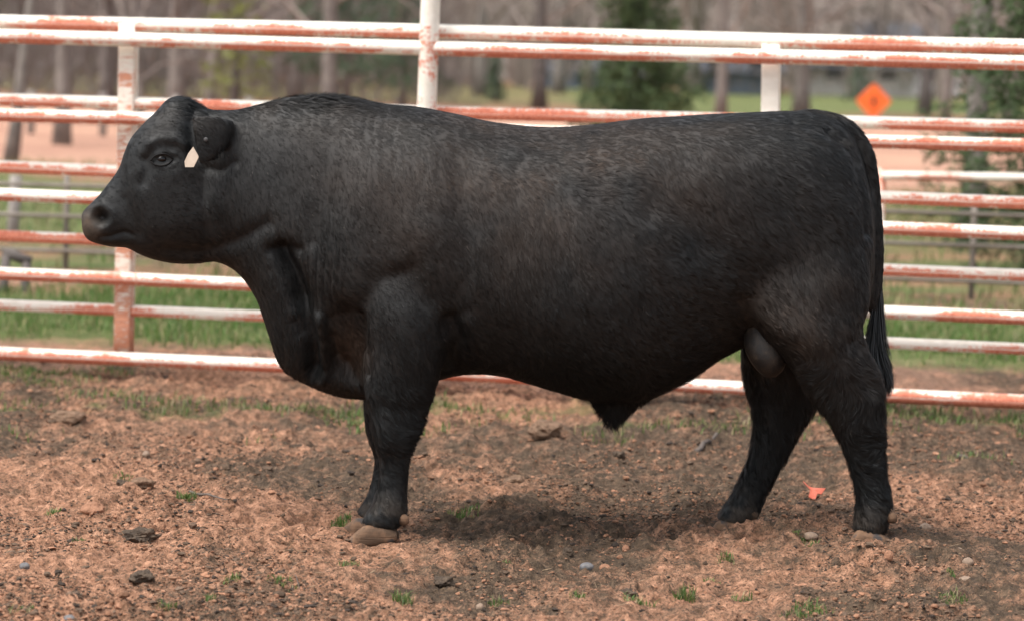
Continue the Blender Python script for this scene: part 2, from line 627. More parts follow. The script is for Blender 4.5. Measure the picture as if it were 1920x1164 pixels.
# sheath
sh = [
    (1075, 730, 1235, 730, 0, .06, 2, 2, 0),
    (1103, 752, 1212, 752, 0, .050, 2, 2, 0),
    (1122, 768, 1188, 768, 0, .040, 2, 2, 0),
    (1132, 782, 1172, 784, 0, .030, 2, 2, 0),
    (1137, 795, 1163, 796, 0, .018, 2, 2, 0),
]
loft(body, sh, seg=24)
# scrotum
sc_ = [
    (1400, 600, 1462, 600, -.09, .05, 2, 2, 0),
    (1394, 640, 1470, 632, -.115, .060, 2, 2, 0),
    (1402, 668, 1475, 664, -.125, .066, 2.1, 2.1, 0),
    (1416, 690, 1470, 690, -.125, .056, 2, 2, 0),
    (1432, 705, 1456, 705, -.125, .03, 2, 2, 0),
]
# tail
tl = [
    (1500, 205, 1500, 245, 0, .050, 2, 2, 0),
    (1535, 206, 1528, 240, 0, .048, 2, 2, 0),
    (1573, 214, 1558, 245, 0, .042, 2, 2, 0),
    (1603, 231, 1582, 258, 0, .036, 2, 2, 0),
    (1627, 259, 1601, 282, 0, .032, 2, 2, 0),
    (1643, 298, 1618, 313, 0, .028, 2, 2, 0),
    (1650, 345, 1631, 352, 0, .025, 2, 2, 0),
    (1656, 410, 1633, 412, 0, .022, 2, 2, 0),
    (1659, 470, 1633, 470, 0, .020, 2, 2, 0),
    (1657, 530, 1630, 530, 0, .019, 2, 2, 0),
    (1653, 590, 1630, 590, 0, .018, 2, 2, 0),
    (1654, 650, 1636, 650, 0, .012, 2, 2, 0),
]
loft(body, tl, seg=20)
# ears: a cupped leaf, root on the side of the poll
def ear(sgn):
    # rows: centre px, Y, long half-vector px, thickness
    rows = [((438, 246), .100, (4, -22), .016), ((423, 250), .132, (-2, -30), .022), ((406, 255), .156, (-6, -38), .022),
            ((391, 260), .172, (-8, -45), .018), ((376, 264), .184, (-9, -49), .013), ((364, 266), .190, (-9, -50), .008)]
    seg = 24
    a = np.linspace(0, 2 * math.pi, seg, endpoint=False)
    R = []
    for (cx, cy), y, (vx, vy), th in rows:
        c = P(cx, cy, -y)
        e = P(cx + vx, cy + vy, -y - .0) - c
        e2 = P(cx - vx * 1.0, cy - vy, -y) - c
        k = np.sin(a)[:, None]
        v = c + k * e + np.cos(a)[:, None] * np.array([0.35, -.93, 0]) * th
        v[:, 1] *= -sgn if sgn > 0 else 1
        R.append(v)
    V = np.array(R)
    n = len(V)
    idx = np.arange(n * seg).reshape(n, seg)
    q = np.stack([idx[:-1], np.roll(idx[:-1], -1, 1), np.roll(idx[1:], -1, 1), idx[1:]], -1).reshape(-1, 4)
    if sgn > 0: q = q[:, ::-1]
    kk = n * seg
    T = [[kk, (j + 1) % seg, j] for j in range(seg)] + [[kk + 1, (n - 1) * seg + j, (n - 1) * seg + (j + 1) % seg] for j in range(seg)]
    body.add(np.vstack([V.reshape(-1, 3), V[0].mean(0), V[-1].mean(0)]), q, np.array(T)[:, ::(-1 if sgn > 0 else 1)])
ear(-1)
ear(1)


def tmp_remesh(mb, voxel):
    me = bpy.data.meshes.new('tmp')
    V = np.vstack(mb.V)
    faces = [list(map(int, f)) for f in np.vstack(mb.Q)] + [list(map(int, f)) for f in np.vstack(mb.T)]
    me.from_pydata([tuple(v) for v in V], [], faces)
    bm = __import__('bmesh').new()
    bm.from_mesh(me)
    __import__('bmesh').ops.recalc_face_normals(bm, faces=bm.faces)
    bm.to_mesh(me)
    bm.free()
    ob = bpy.data.objects.new('tmp', me)
    SC.collection.objects.link(ob)
    md = ob.modifiers.new('r', 'REMESH')
    md.mode = 'VOXEL'
    md.voxel_size = voxel
    dg = bpy.context.evaluated_depsgraph_get()
    ev = ob.evaluated_get(dg)
    m2 = ev.to_mesh()
    nv = len(m2.vertices)
    V = np.empty(nv * 3, np.float32)
    m2.vertices.foreach_get('co', V)
    V = V.reshape(-1, 3).astype(float)
    lt = np.empty(len(m2.polygons), np.int32)
    m2.polygons.foreach_get('loop_total', lt)
    li = np.empty(len(m2.loops), np.int32)
    m2.loops.foreach_get('vertex_index', li)
    ls = np.empty(len(m2.polygons), np.int32)
    m2.polygons.foreach_get('loop_start', ls)
    Q = li[ls[lt == 4][:, None] + np.arange(4)]
    T = li[ls[lt == 3][:, None] + np.arange(3)]
    ed = np.empty(len(m2.edges) * 2, np.int32)
    m2.edges.foreach_get('vertices', ed)
    ev.to_mesh_clear()
    bpy.data.objects.remove(ob)
    return V, Q, T, ed.reshape(-1, 2)


def lap(V, E, it, lam=0.5, w=None):
    n = len(V)
    deg = np.bincount(E.ravel(), minlength=n).astype(float)[:, None]
    deg[deg == 0] = 1
    for k in range(it):
        S = np.stack([np.bincount(E[:, 0], V[E[:, 1], c], n) + np.bincount(E[:, 1], V[E[:, 0], c], n) for c in range(3)], 1)
        d = (S / deg - V) * lam
        if w is not None: d = d * w[:, None]
        V = V + d
    return V


def normals(V, Q, T):
    Nn = np.zeros_like(V)
    for F in (Q[:, [0, 1, 2]], Q[:, [0, 2, 3]], T):
        if len(F) == 0: continue
        fn = np.cross(V[F[:, 1]] - V[F[:, 0]], V[F[:, 2]] - V[F[:, 0]])
        for c in range(3):
            for k in range(3):
                Nn[:, c] += np.bincount(F[:, k], fn[:, c], len(V))
    return Nn / (np.linalg.norm(Nn, axis=1)[:, None] + 1e-12)


BV, BQ, BT, BE = tmp_remesh(body, 0.0065)
BV = lap(BV, BE, 14, 0.6)
BV = lap(BV, BE, 45, 0.6, sstep(.62, .78, BV[:, 2]) * sstep(-.98, -.86, BV[:, 0]) * (1 - sstep(1.10, 1.16, BV[:, 0])) * sstep(.04, .1, np.abs(BV[:, 1])))
BN = normals(BV, BQ, BT)


def polydist(x, z, pts):
    best = np.full(len(x), 1e9)
    for (a, b_) in zip(pts[:-1], pts[1:]):
        d = b_ - a
        L = d @ d + 1e-12
        t = np.clip(((x - a[0]) * d[0] + (z - a[1]) * d[1]) / L, 0, 1)
        best = np.minimum(best, np.hypot(x - a[0] - t * d[0], z - a[1] - t * d[1]))
    return best


# sculpting strokes: (pixel polyline, width px, depth m (+ = out), plane)
STROKES = [
    # crease between neck/dewlap and shoulder
    ([(520, 470), (545, 520), (563, 580), (578, 640), (588, 700)], 14, -.042),
    ([(505, 470), (530, 462), (560, 470)], 10, -.014),
    ([(535, 480), (556, 560)], 26, -.022),
    ([(548, 610), (566, 660), (580, 712)], 10, -.014),
    ([(596, 600), (600, 650), (600, 716)], 10, .018),
    ([(612, 600), (620, 680)], 8, -.012),
    ([(560, 640), (572, 690)], 7, .008),
    ([(575, 480), (590, 560), (600, 600)], 18, .005),
    # pocket ahead of the foreleg
    ([(645, 600), (650, 650), (645, 690)], 30, -.045),
    ([(612, 640), (625, 690), (660, 720)], 9, -.014),
    ([(673, 590), (678, 640), (684, 700)], 8, -.020),
    ([(630, 725), (680, 738)], 16, .010),
    # shoulder forms
    ([(700, 330), (670, 430), (665, 540)], 45, .018),
    ([(790, 300), (800, 420)], 50, .006),
    ([(860, 300), (875, 420), (870, 520), (850, 600)], 30, -.012),
    ([(620, 260), (605, 380), (590, 450)], 20, -.010),
    ([(760, 520), (800, 560)], 24, -.012),
    ([(740, 600), (770, 660)], 36, .012),
    ([(690, 560), (720, 520), (770, 500)], 16, -.008),
    # elbow hollow
    ([(845, 600), (858, 640), (850, 690)], 16, -.030),
    ([(880, 600), (900, 640), (930, 700)], 14, .008),
    # knee and cannon details
    ([(715, 755), (775, 760)], 10, -.004),
    ([(735, 850), (740, 920)], 8, -.004),
    ([(715, 800), (720, 830)], 12, .004),
    # jaw, cheek
    ([(290, 430), (350, 420), (400, 380)], 34, .008),
    ([(300, 478), (370, 480), (440, 455), (500, 420)], 14, -.012),
    ([(250, 440), (235, 405), (225, 380)], 12, -.006),
    ([(262, 300), (268, 320), (262, 345)], 11, -.010),
    ([(270, 272), (292, 262), (322, 262), (340, 274)], 8, .010),
    ([(262, 290), (275, 276)], 7, .007),
    ([(252, 240), (238, 285), (236, 320)], 5, -.003),
    ([(303, 300), (304, 300)], 15, -.010),
    ([(285, 309), (303, 316), (322, 309)], 4, .005),
    ([(286, 293), (303, 286), (321, 291)], 4, .006),
    ([(320, 330), (345, 320)], 20, .004),
    ([(385, 318), (410, 322), (435, 305)], 9, -.010),
    ([(352, 210), (350, 250), (358, 300)], 10, -.010),
    # nostril, lips
    ([(172, 408), (180, 414)], 11, -.042),
    ([(157, 412), (162, 396), (180, 391), (197, 402), (198, 418), (184, 432)], 6, .007),
    ([(176, 451), (196, 448), (222, 440), (236, 445)], 4, -.008),
    ([(205, 456), (225, 460)], 9, .005),
    # back and flank
    ([(1230, 380), (1290, 400), (1330, 470)], 40, -.016),
    ([(1385, 570), (1400, 610), (1440, 645)], 20, -.014),
    ([(1330, 500), (1380, 580)], 36, .008),
    ([(1440, 300), (1460, 330)], 40, .010),
    ([(1520, 300), (1560, 420), (1560, 520)], 50, .014),
    ([(1560, 244), (1588, 262), (1607, 292), (1622, 350), (1630, 440)], 8, -.022),
    ([(1490, 230), (1540, 238), (1580, 262)], 12, -.012),
    ([(1000, 320), (1010, 480), (1040, 600)], 26, .004),
    ([(1080, 320), (1090, 480), (1110, 600)], 26, .004),
    ([(930, 260), (1040, 275), (1150, 265)], 14, -.005),
    # hind leg
    ([(1600, 640), (1615, 680), (1622, 720)], 14, -.010),
    ([(1570, 760), (1620, 800)], 22, .004),
    ([(1625, 830), (1632, 930)], 9, -.004),
    ([(1420, 780), (1440, 860)], 14, -.004),
]
PXM = 0.0018  # metres per photo pixel near the bull's near flank
side = np.clip(np.abs(BN[:, 1]) * 1.6 - 0.15, 0, 1)
disp = np.zeros(len(BV))
for pts, w, dep in STROKES:
    q = np.array([P(a, b_, -0.22)[[0, 2]] for a, b_ in pts])
    sl_ = polydist(BV[:, 0], BV[:, 2], q)
    disp += dep * np.exp(-(sl_ / (w * PXM)) ** 2)
# hind-leg strokes must not dent the far legs: keep strokes on outer faces only
outer = np.where(BN[:, 1] * np.sign(BV[:, 1] + 1e-9) > 0, 1.0, 0.15)
# neck wrinkles: fine vertical folds in the hide
def pz(px, py): return P(px, py, -0.25)[[0, 2]]
nk = np.exp(-((BV[:, 0] - pz(670, 300)[0]) / 0.16) ** 2 - ((BV[:, 2] - pz(670, 300)[1]) / 0.22) ** 2)
fold = np.abs(np.sin((BV[:, 0] + 0.10 * (BV[:, 2] - 1.3)) * 80 + 3.0 * fbm(BV[:, 0] * 5, BV[:, 2] * 3, seed=91)))
disp += -0.010 * nk * (1 - fold) ** 2 * (.35 + .65 * sstep(-.2, .5, vnoise(BV[:, 0] * 30, BV[:, 2] * 5, seed=98))) * sstep(-.5, .3, fbm(BV[:, 0] * 9, BV[:, 2] * 4, seed=92))
nk2 = np.exp(-((BV[:, 0] - pz(600, 520)[0]) / 0.07) ** 2 - ((BV[:, 2] - pz(600, 520)[1]) / 0.2) ** 2)
disp += -0.009 * nk2 * (1 - np.abs(np.sin(BV[:, 0] * 110 + 2 * fbm(BV[:, 0] * 6, BV[:, 2] * 3, seed=93)))) ** 2
# general unevenness of hide and muscle
disp += 0.0045 * fbm(BV[:, 0] * 4.5, BV[:, 1] * 4.5, BV[:, 2] * 4, octv=3, seed=95)
disp += 0.0016 * fbm(BV[:, 0] * 22, BV[:, 1] * 22, BV[:, 2] * 14, octv=2, seed=96)
BV = BV + BN * (disp * side * outer)[:, None]
BV = lap(BV, BE, 2, 0.4)
BN = normals(BV, BQ, BT)

# ---- coat colours: (r,g,b) of the coat at a point
def coat_col(p):
    x, y, z = p[:, 0], p[:, 1], p[:, 2]
    black = np.array([.0062, .0072, .0074])
    brown = np.array([.0290, .0190, .0130])
    dust = np.array([.10, .075, .055])
    k = np.exp(-((x - 0.10) / 0.62) ** 2 - ((z - 1.18) / 0.32) ** 2)        # sun-bleached ribs
    k = np.maximum(k, 0.7 * np.exp(-((x - 1.0) / 0.3) ** 2 - ((z - 0.75) / 0.22) ** 2))
    k = np.maximum(k, 0.5 * np.exp(-((x + 0.55) / 0.07) ** 2 - ((z - 0.66) / 0.08) ** 2) * 2)
    pk = P(655, 650, -.15)
    k = np.maximum(k, 1.6 * np.exp(-((x - pk[0]) / .06) ** 2 - ((z - pk[2]) / .09) ** 2))
    k = np.clip(k * (0.8 + 0.7 * fbm(x * 5, y * 5, z * 5, octv=3, seed=101)), 0, 1)[:, None]
    c = black * (1 - k) + brown * k
    # a dusty frost along the spine, dirt on pasterns and muzzle
    d = 0.14 * sstep(1.27, 1.44, z) * sstep(-.3, .5, fbm(x * 6, y * 9, z * 9, seed=103) + .1)
    d = np.maximum(d, 0.40 * (1 - sstep(0.06, 0.22, z)) * sstep(-.5, .6, fbm(x * 25, y * 25, z * 25, seed=104)))
    mz = P(165, 425, 0)
    d = np.maximum(d, 0.85 * np.exp(-((x - mz[0]) / .045) ** 2 - ((z - mz[2]) / .055) ** 2) * (.8 + .4 * fbm(x * 30, y * 30, z * 30, seed=107)))
    bl = P(1440, 690, 0)
    d = np.maximum(d, 0.55 * np.exp(-((x - bl[0]) / .06) ** 2 - ((z - bl[2]) / .035) ** 2) * sstep(-.3, .4, fbm(x * 40, y * 40, z * 40, seed=105)))
    d = d[:, None]
    return c * (1 - d) + dust * d


mh, nt, b = new_mat("black_hide")
at = N(nt, 'ShaderNodeAttribute', attribute_name='coat')
co = objco(nt)
nt.links.new(mixc(nt, 0.5, at.outputs['Color'], ramp(nt, noise(nt, co, 60, 4), [(.3, (.5, .5, .5)), (.7, (1.4, 1.4, 1.4))]), 'MULTIPLY'), b.inputs['Base Color'])
b.inputs['Roughness'].default_value = 0.62
b.inputs['Specular IOR Level'].default_value = 0.35
bump(nt, b, noise(nt, co, 320, 3), 0.35, 0.002)
bcol = coat_col(BV)
hide = mesh_np('body', BV, [BQ, BT], mh, bull, True, col={'coat': bcol})

# ---- hair: short flat-lying blades grown on the hide
def flow(p, n):
    """direction in which the hair lies"""
    x, y, z = p[:, 0], p[:, 1], p[:, 2]
    f = np.zeros_like(p)
    f[:, 0] = 0.75
    f[:, 2] = -0.75
    neck = (1 - sstep(-0.75, -0.35, x)) * sstep(0.5, 0.7, z)
    f[:, 0] -= 0.45 * neck
    hd = (1 - sstep(-1.15, -0.95, x))
    f[:, 0] += 0.6 * hd
    f[:, 2] += 0.55 * hd
    hq = sstep(0.7, 0.9, x)
    f[:, 0] -= 0.15 * hq
    tailz = sstep(1.2, 1.235, x) * sstep(0.55, 0.6, z)
    f[:, 0] -= 0.5 * tailz
    legs = 1 - sstep(0.5, 0.72, z)
    f[:, 0] -= 0.55 * legs
    top = sstep(1.30, 1.42, z)
    f[:, 0] += 0.6 * top
    a = fbm(x * 3.2, y * 3.2, z * 3.2, octv=3, seed=111)
    c = fbm(x * 3.2, y * 3.2, z * 3.2, octv=3, seed=115)
    am = 0.40 + 0.8 * np.exp(-((x - 0.25) / .35) ** 2 - ((z - 1.25) / .2) ** 2) + 0.6 * legs
    f[:, 0] += am * a
    f[:, 2] += am * c
    f[:, 1] += 0.3 * a * c
    f -= n * np.sum(f * n, 1)[:, None]
    return f / (np.linalg.norm(f, axis=1)[:, None] + 1e-9)


def grow(count, rng):
    F = np.vstack([BQ[:, [0, 1, 2]], BQ[:, [0, 2, 3]], BT])
    A, B_, C_ = BV[F[:, 0]], BV[F[:, 1]], BV[F[:, 2]]
    ar = np.linalg.norm(np.cross(B_ - A, C_ - A), axis=1)
    ny_ = (BN[F[:, 0], 1])
    ar = ar * np.where(ny_ < 0.25, 1.0, 0.35)
    ar = ar / ar.sum()
    f = rng.choice(len(F), count, p=ar)
    u, v = rng.random(count), rng.random(count)
    s = u + v > 1
    u[s], v[s] = 1 - u[s], 1 - v[s]
    u, v = u[:, None], v[:, None]
    p = A[f] * (1 - u - v) + B_[f] * u + C_[f] * v
    n = BN[F[f, 0]] * (1 - u - v) + BN[F[f, 1]] * u + BN[F[f, 2]] * v
    n /= np.linalg.norm(n, axis=1)[:, None]
    return p, n


rng = np.random.default_rng(5)
HN = 620000
CN = HN // 10
kp, kn = grow(CN, rng)
hn = np.repeat(kn, 10, 0)
kr = np.repeat(kp, 10, 0)
kt = flow(kr[::10], kn)
kt = np.repeat(kt, 10, 0)
kb = np.cross(hn, kt)
offa, offb = rng.normal(0, .0045, HN)[:, None], rng.normal(0, .0026, HN)[:, None]
hp = kr + kt * offa + kb * offb
kid = np.repeat(np.arange(CN), 10)
kval = rng.normal(0, 1, CN)[kid]
kval2 = rng.normal(0, 1, CN)[kid]
x, y, z = hp.T
# length field
Lh = np.full(HN, .016)
legs = 1 - sstep(0.52, 0.75, z)
Lh += (0.004 + 0.012 * sstep(0, .3, x)) * legs * sstep(0.12, 0.2, z)
Lh += 0.010 * np.exp(-((x - 0.3) / .6) ** 2 - ((z - 1.0) / .35) ** 2)
Lh += 0.010 * sstep(0.4, 0.9, x) * sstep(.35, .6, z)
Lh += 0.022 * np.exp(-((x + .36) / .1) ** 2 - ((z - .44) / .12) ** 2)      # back of the knee
Lh += 0.018 * np.exp(-((x - .34) / .08) ** 2 - ((z - .42) / .06) ** 2)     # sheath
tail_m = sstep(1.19, 1.22, x) * sstep(.45, .5, z) * (np.abs(y) < .06)
Lh = Lh * (1 - .4 * tail_m)
head_m = 1 - sstep(-1.2, -1.0, x)
Lh = Lh * (1 - 0.55 * head_m)
mz = P(160, 425, 0)
Lh = Lh * (1 - 0.85 * np.exp(-((x - mz[0]) / .05) ** 2 - ((z - mz[2]) / .06) ** 2))
sc0 = P(1440, 680, 0)
Lh = Lh * (1 - 0.75 * np.exp(-((x - sc0[0]) / .06) ** 2 - ((z - sc0[2]) / .045) ** 2))
eye0 = P(303, 299, -.13)
keep = (np.hypot(x - eye0[0], z - eye0[2]) > 0.022)
nos = P(176, 413, -.08)
keep &= (np.hypot(x - nos[0], z - nos[2]) > 0.026) & (z > 0.05)
Lh = Lh * rng.uniform(.6, 1.25, HN)
t = flow(hp, hn)
# clumping: hair points gather toward clump directions
cl = vnoise(x * 38, y * 38, z * 30, seed=121)
cl2 = vnoise(x * 95, y * 95, z * 60, seed=123)
bt = np.cross(hn, t)
ang = (1 - .8 * tail_m) * (0.25 + .4 * np.exp(-((x - 0.1) / .45) ** 2 - ((z - 1.30) / .14) ** 2) + .4 * legs) * cl + 0.20 * cl2 + (.12 + .12 * sstep(-.3, .6, x)) * kval2 * (1 - .8 * tail_m) * (1 - .4 * (x > .3)) + rng.normal(0, .05, HN)
t = t * np.cos(ang)[:, None] + bt * np.sin(ang)[:, None]
bt = np.cross(hn, t)
crest = np.exp(-((x + .68) / .22) ** 2) * sstep(1.40, 1.46, z) + np.exp(-((x + 1.10) / .05) ** 2) * sstep(1.38, 1.45, z)
Lh = Lh + .012 * crest
lift = np.clip(0.09 + .6 * crest * rng.random(HN) + 0.05 * cl2 + (0.08 + .14 * sstep(0, .3, x)) * legs + rng.normal(0, .04, HN), .03, 1.0)
wd = (0.00055 * rng.uniform(.7, 1.4, HN))[:, None]
mid = hp + (t * np.cos(lift)[:, None] + hn * np.sin(lift)[:, None]) * (Lh * .55)[:, None]
tip = mid + (t * np.cos(lift * .3)[:, None] + hn * np.sin(lift * .3)[:, None]) * (Lh * .45)[:, None] - kb * offb * .75
base = hp - hn * .001
cc = coat_col(hp)
rough_ = np.exp(-((x - 0.1) / .45) ** 2 - ((z - 1.30) / .14) ** 2) + .6 * sstep(.7, .9, x)
val = np.exp((0.22 + .3 * rough_) * cl + (0.16 + .25 * rough_) * cl2 + (.16 + .15 * rough_) * kval + rng.normal(0, .12, HN))[:, None] * .92
cc = cc * val
cc = cc + (rng.random(HN) < .0015)[:, None] * np.array([.07, .06, .05])
hv = np.stack([base + bt * wd, base - bt * wd, mid - bt * wd * .8, mid + bt * wd * .8, tip], 1)[keep]
hc = np.repeat(cc[keep][:, None], 5, 1)
nb = len(hv)
o5 = (np.arange(nb) * 5)[:, None]
hQ = o5 + np.array([[0, 1, 2, 3]])
hT = o5 + np.array([[3, 2, 4]])


def coat_mat(name, rough=.6, spec=.28, coatc='coat'):
    m, nt, b = new_mat(name)
    at = N(nt, 'ShaderNodeAttribute', attribute_name=coatc)
    nt.links.new(at.outputs['Color'], b.inputs['Base Color'])
    b.inputs['Roughness'].default_value = rough
    b.inputs['Specular IOR Level'].default_value = spec
    return m


mcoat = coat_mat("coat_hair")
coat = mesh_np('coat', hv.reshape(-1, 3), [hQ, hT], mcoat, bull, True, col={'coat': hc.reshape(-1, 3)})
# blades are round hairs: shade them with the hide's normal, tilted a little to each side
nn = hn[keep] + bt[keep] * ((.13 + .12 * sstep(-.3, .6, hp[keep, 0])) * kval[keep] + rng.normal(0, .08, nb))[:, None] + hn[keep] * 0 + t[keep] * rng.normal(-.05, .14, nb)[:, None]
nn /= np.linalg.norm(nn, axis=1)[:, None]
if hasattr(coat.data, 'normals_split_custom_set_from_vertices') and len(coat.data.vertices) == nb * 5:
    coat.data.normals_split_custom_set_from_vertices(np.repeat(nn, 5, 0).astype(np.float32))

# ---- tail switch
rng = np.random.default_rng(15)
mb = MB()
cs = cr([(1650, 540), (1644, 600), (1643, 660), (1652, 705), (1660, 740)], 4)
hw = np.interp(np.linspace(0, 1, len(cs)), [0, .3, .6, .85, 1], [8, 17, 25, 21, 8])
NS = 3200
tv, tn = [], 0
for k in range(NS):
    s0 = rng.uniform(0, .65)
    s1 = min(1.0, s0 + rng.uniform(.25, .5))
    off = rng.uniform(-1, 1)
    offy = rng.uniform(-1, 1) * math.sqrt(max(0, 1 - off * off))
    ss = np.linspace(s0, s1, 5)
    ii = ss * (len(cs) - 1)
    cx = np.interp(ii, range(len(cs)), cs[:, 0])
    cy = np.interp(ii, range(len(cs)), cs[:, 1])
    h_ = np.interp(ii, range(len(cs)), hw)
    gath = np.linspace(.6, 1.0, 5)
    pts = [P(a + off * h_i * g_, b_, offy * h_i * g_ * .0014) for a, b_, h_i, g_ in zip(cx, cy, h_, gath)]
    pts = np.array(pts)
    pts += np.linspace(0, 1, 5)[:, None] * rng.normal(0, .007, 3)
    w_ = np.linspace(.0011, .0003, 5)
    sd_ = np.array([math.cos(k), math.sin(k), 0])
    V = np.vstack([pts - sd_ * w_[:, None], pts + sd_ * w_[:, None]])
    q = [[i, i + 1, i + 6, i + 5] for i in range(4)]
    mb.add(V, q)
tc = np.array([.011, .013, .014]) * rng.uniform(.5, 2.0, (mb.n, 1))
mb.build('tail_switch', coat_mat('tail_hair', .38, .6), bull, True, col={'coat': tc})

# ---- scrotum: bare brownish skin hanging ahead of the thigh
msk, nt, b = new_mat("bare_skin")
co = objco(nt)
nt.links.new(ramp(nt, noise(nt, co, 25, 6, .65), [(.42, (.010, .008, .007)), (.58, (.024, .017, .012)), (.72, (.075, .050, .032))]), b.inputs['Base Color'])
b.inputs['Roughness'].default_value = .6
b.inputs['Specular IOR Level'].default_value = .3
bump(nt, b, noise(nt, co, 70, 4, .6), .4, .004)
m_ = MB()
loft(m_, [(a, b_, c, d, e - .035, f, g, h, i) for a, b_, c, d, e, f, g, h, i in sc_], seg=28)
m_.build('scrotum', msk, bull, True)

# ---- hooves (two claws and two dewclaws per foot)
mhoof, nt, b = new_mat("hoof_horn")
co = objco(nt)
f1 = noise(nt, co, 14, 4)
gz = N(nt, 'ShaderNodeSeparateXYZ')
nt.links.new(nt.nodes.new('ShaderNodeNewGeometry').outputs['Position'], gz.inputs[0])
st = N(nt, 'ShaderNodeMapping')
st.inputs['Scale'].default_value = (8, 8, 120)
nt.links.new(co, st.inputs[0])
ring_ = noise(nt, st.outputs[0], 1, 2)
c1 = ramp(nt, f1, [(.40, (.09, .055, .034)), (.55, (.21, .12, .070)), (.62, (.06, .056, .056))])
nt.links.new(mixc(nt, math_(nt, 'MULTIPLY', ring_, .35), c1, (.12, .09, .07)), b.inputs['Base Color'])
b.inputs['Roughness'].default_value = .85
b.inputs['Specular IOR Level'].default_value = .2
bump(nt, b, ring_, .6, .005)


def claw(rows, name='hoof'):
    m_ = MB()
    loft(m_, rows, seg=20, per=5)
    o = m_.build(name, mhoof, bull, True)
    return o


def hoof_pair(dx, dy, Y, rows, split=.033):
    for s in (-1, 1):
        claw([(a + dx + (4 if s > 0 else 0), b_ + dy, c + dx + (4 if s > 0 else 0), d + dy, Y + s * split, w, n1_, n2_, 0) for a, b_, c, d, w, n1_, n2_ in rows])


fr = [(654, 1009, 654, 1017, .008, 2, 2.5), (661, 1002, 659, 1022, .018, 2.2, 3), (674, 990, 671, 1024, .027, 2.3, 3.5), (690, 980, 688, 1024, .031, 2.3, 3.5),
      (710, 980, 710, 1022, .031, 2.3, 3.2), (730, 987, 730, 1018, .027, 2.3, 3), (744, 995, 744, 1012, .016, 2.2, 2.5)]
hoof_pair(0, 1, Y_NF, fr)
hoof_pair(-20, -10, Y_FF, fr)
hr = [(1328, 1001, 1328, 1008, .008, 2, 2.5), (1333, 990, 1332, 1014, .018, 2.2, 3), (1343, 974, 1343, 1016, .027, 2.3, 3.5), (1358, 968, 1360, 1016, .031, 2.3, 3.5),
      (1376, 972, 1378, 1014, .031, 2.3, 3.2), (1392, 980, 1392, 1008, .025, 2.3, 3), (1402, 986, 1402, 1000, .014, 2.2, 2.5)]
hoof_pair(0, 5, Y_FH, hr)
hn_ = [(a + 262, b_ + 16, c + 262, d + 14, w, n1_, n2_) for a, b_, c, d, w, n1_, n2_ in hr]
hoof_pair(0, 5, Y_NH, hn_)


def dew(px, py, Y):
    for s in (-1, 1):
        c = P(px, py, Y + s * .028)
        m_ = MB()
        loft(m_, [(px - 12, py - 8, px - 10, py + 8, Y + s * .03, .010, 2, 2, 0), (px - 5, py - 11, px - 3, py + 12, Y + s * .03, .017, 2, 2, 0),
                  (px + 4, py - 9, px + 5, py + 12, Y + s * .03, .016, 2, 2, 0), (px + 10, py - 3, px + 10, py + 8, Y + s * .03, .008, 2, 2, 0)], seg=14, per=4)
        m_.build('dewclaw', mhoof, bull, True)


dew(757, 972, Y_NF)
dew(736, 958, Y_FF)
dew(1411, 962, Y_FH)
dew(1672, 968, Y_NH)

# ---- eyes
meye, nt, b = new_mat("dark_eye")
b.inputs['Base Color'].default_value = (.003, .0025, .0025, 1)
b.inputs['Roughness'].default_value = .14
b.inputs['Specular IOR Level'].default_value = .4


def hit_y(px, py, r=.02, q=10):
    c = P(px, py, -.12)
    m = np.hypot(BV[:, 0] - c[0], BV[:, 2] - c[2]) < r
    return np.percentile(BV[m, 1], q)


ye = hit_y(303, 299)
for s in (1, -1):
    c = P(303, 299, ye + .0155)
    m_ = MB()
    la, lo = np.meshgrid(np.linspace(0, math.pi, 13), np.linspace(0, 2 * math.pi, 20, endpoint=False), indexing='ij')
    V = np.stack([.0225 * np.cos(la), .017 * np.sin(la) * np.cos(lo), .0145 * np.sin(la) * np.sin(lo)], -1)
    V = V + np.array([c[0], c[1] * s, c[2]])
    idx = np.arange(13 * 20).reshape(13, 20)
    q = np.stack([idx[:-1], np.roll(idx[:-1], -1, 1), np.roll(idx[1:], -1, 1), idx[1:]], -1).reshape(-1, 4)
    m_.add(V.reshape(-1, 3), q)
    m_.build('eye', meye, bull, True)
# eyelids
mlid, nt, b = new_mat("eyelid_skin")
b.inputs['Base Color'].default_value = (.0045, .004, .004, 1)
b.inputs['Roughness'].default_value = .6
b.inputs['Specular IOR Level'].default_value = .2
for s in (1, -1):
    for arc in ([(282, 303), (291, 293), (303, 289), (315, 291), (324, 299)], [(282, 303), (291, 309), (303, 311), (315, 308), (324, 299)]):
        m_ = MB()
        pts = cr(arc, 4)
        dy_ = -.004 - .007 * np.sin(np.linspace(0, math.pi, len(pts)))
        pp = np.array([P(a, b_, ye) + np.array([0, d_ + .003, 0]) for (a, b_), d_ in zip(pts, dy_)])
        pp[:, 1] *= s
        m_.tube(pp, .0026, 8)
        m_.build('eyelid', mlid, bull, True)
# nostril cavity rim
mnos, nt, b = new_mat("muzzle_skin")
co = objco(nt)
nt.links.new(ramp(nt, noise(nt, co, 60, 4), [(.3, (.035, .026, .022)), (.7, (.085, .062, .050))]), b.inputs['Base Color'])
b.inputs['Roughness'].default_value = .45
bump(nt, b, noise(nt, co, 260, 2), .4, .002)

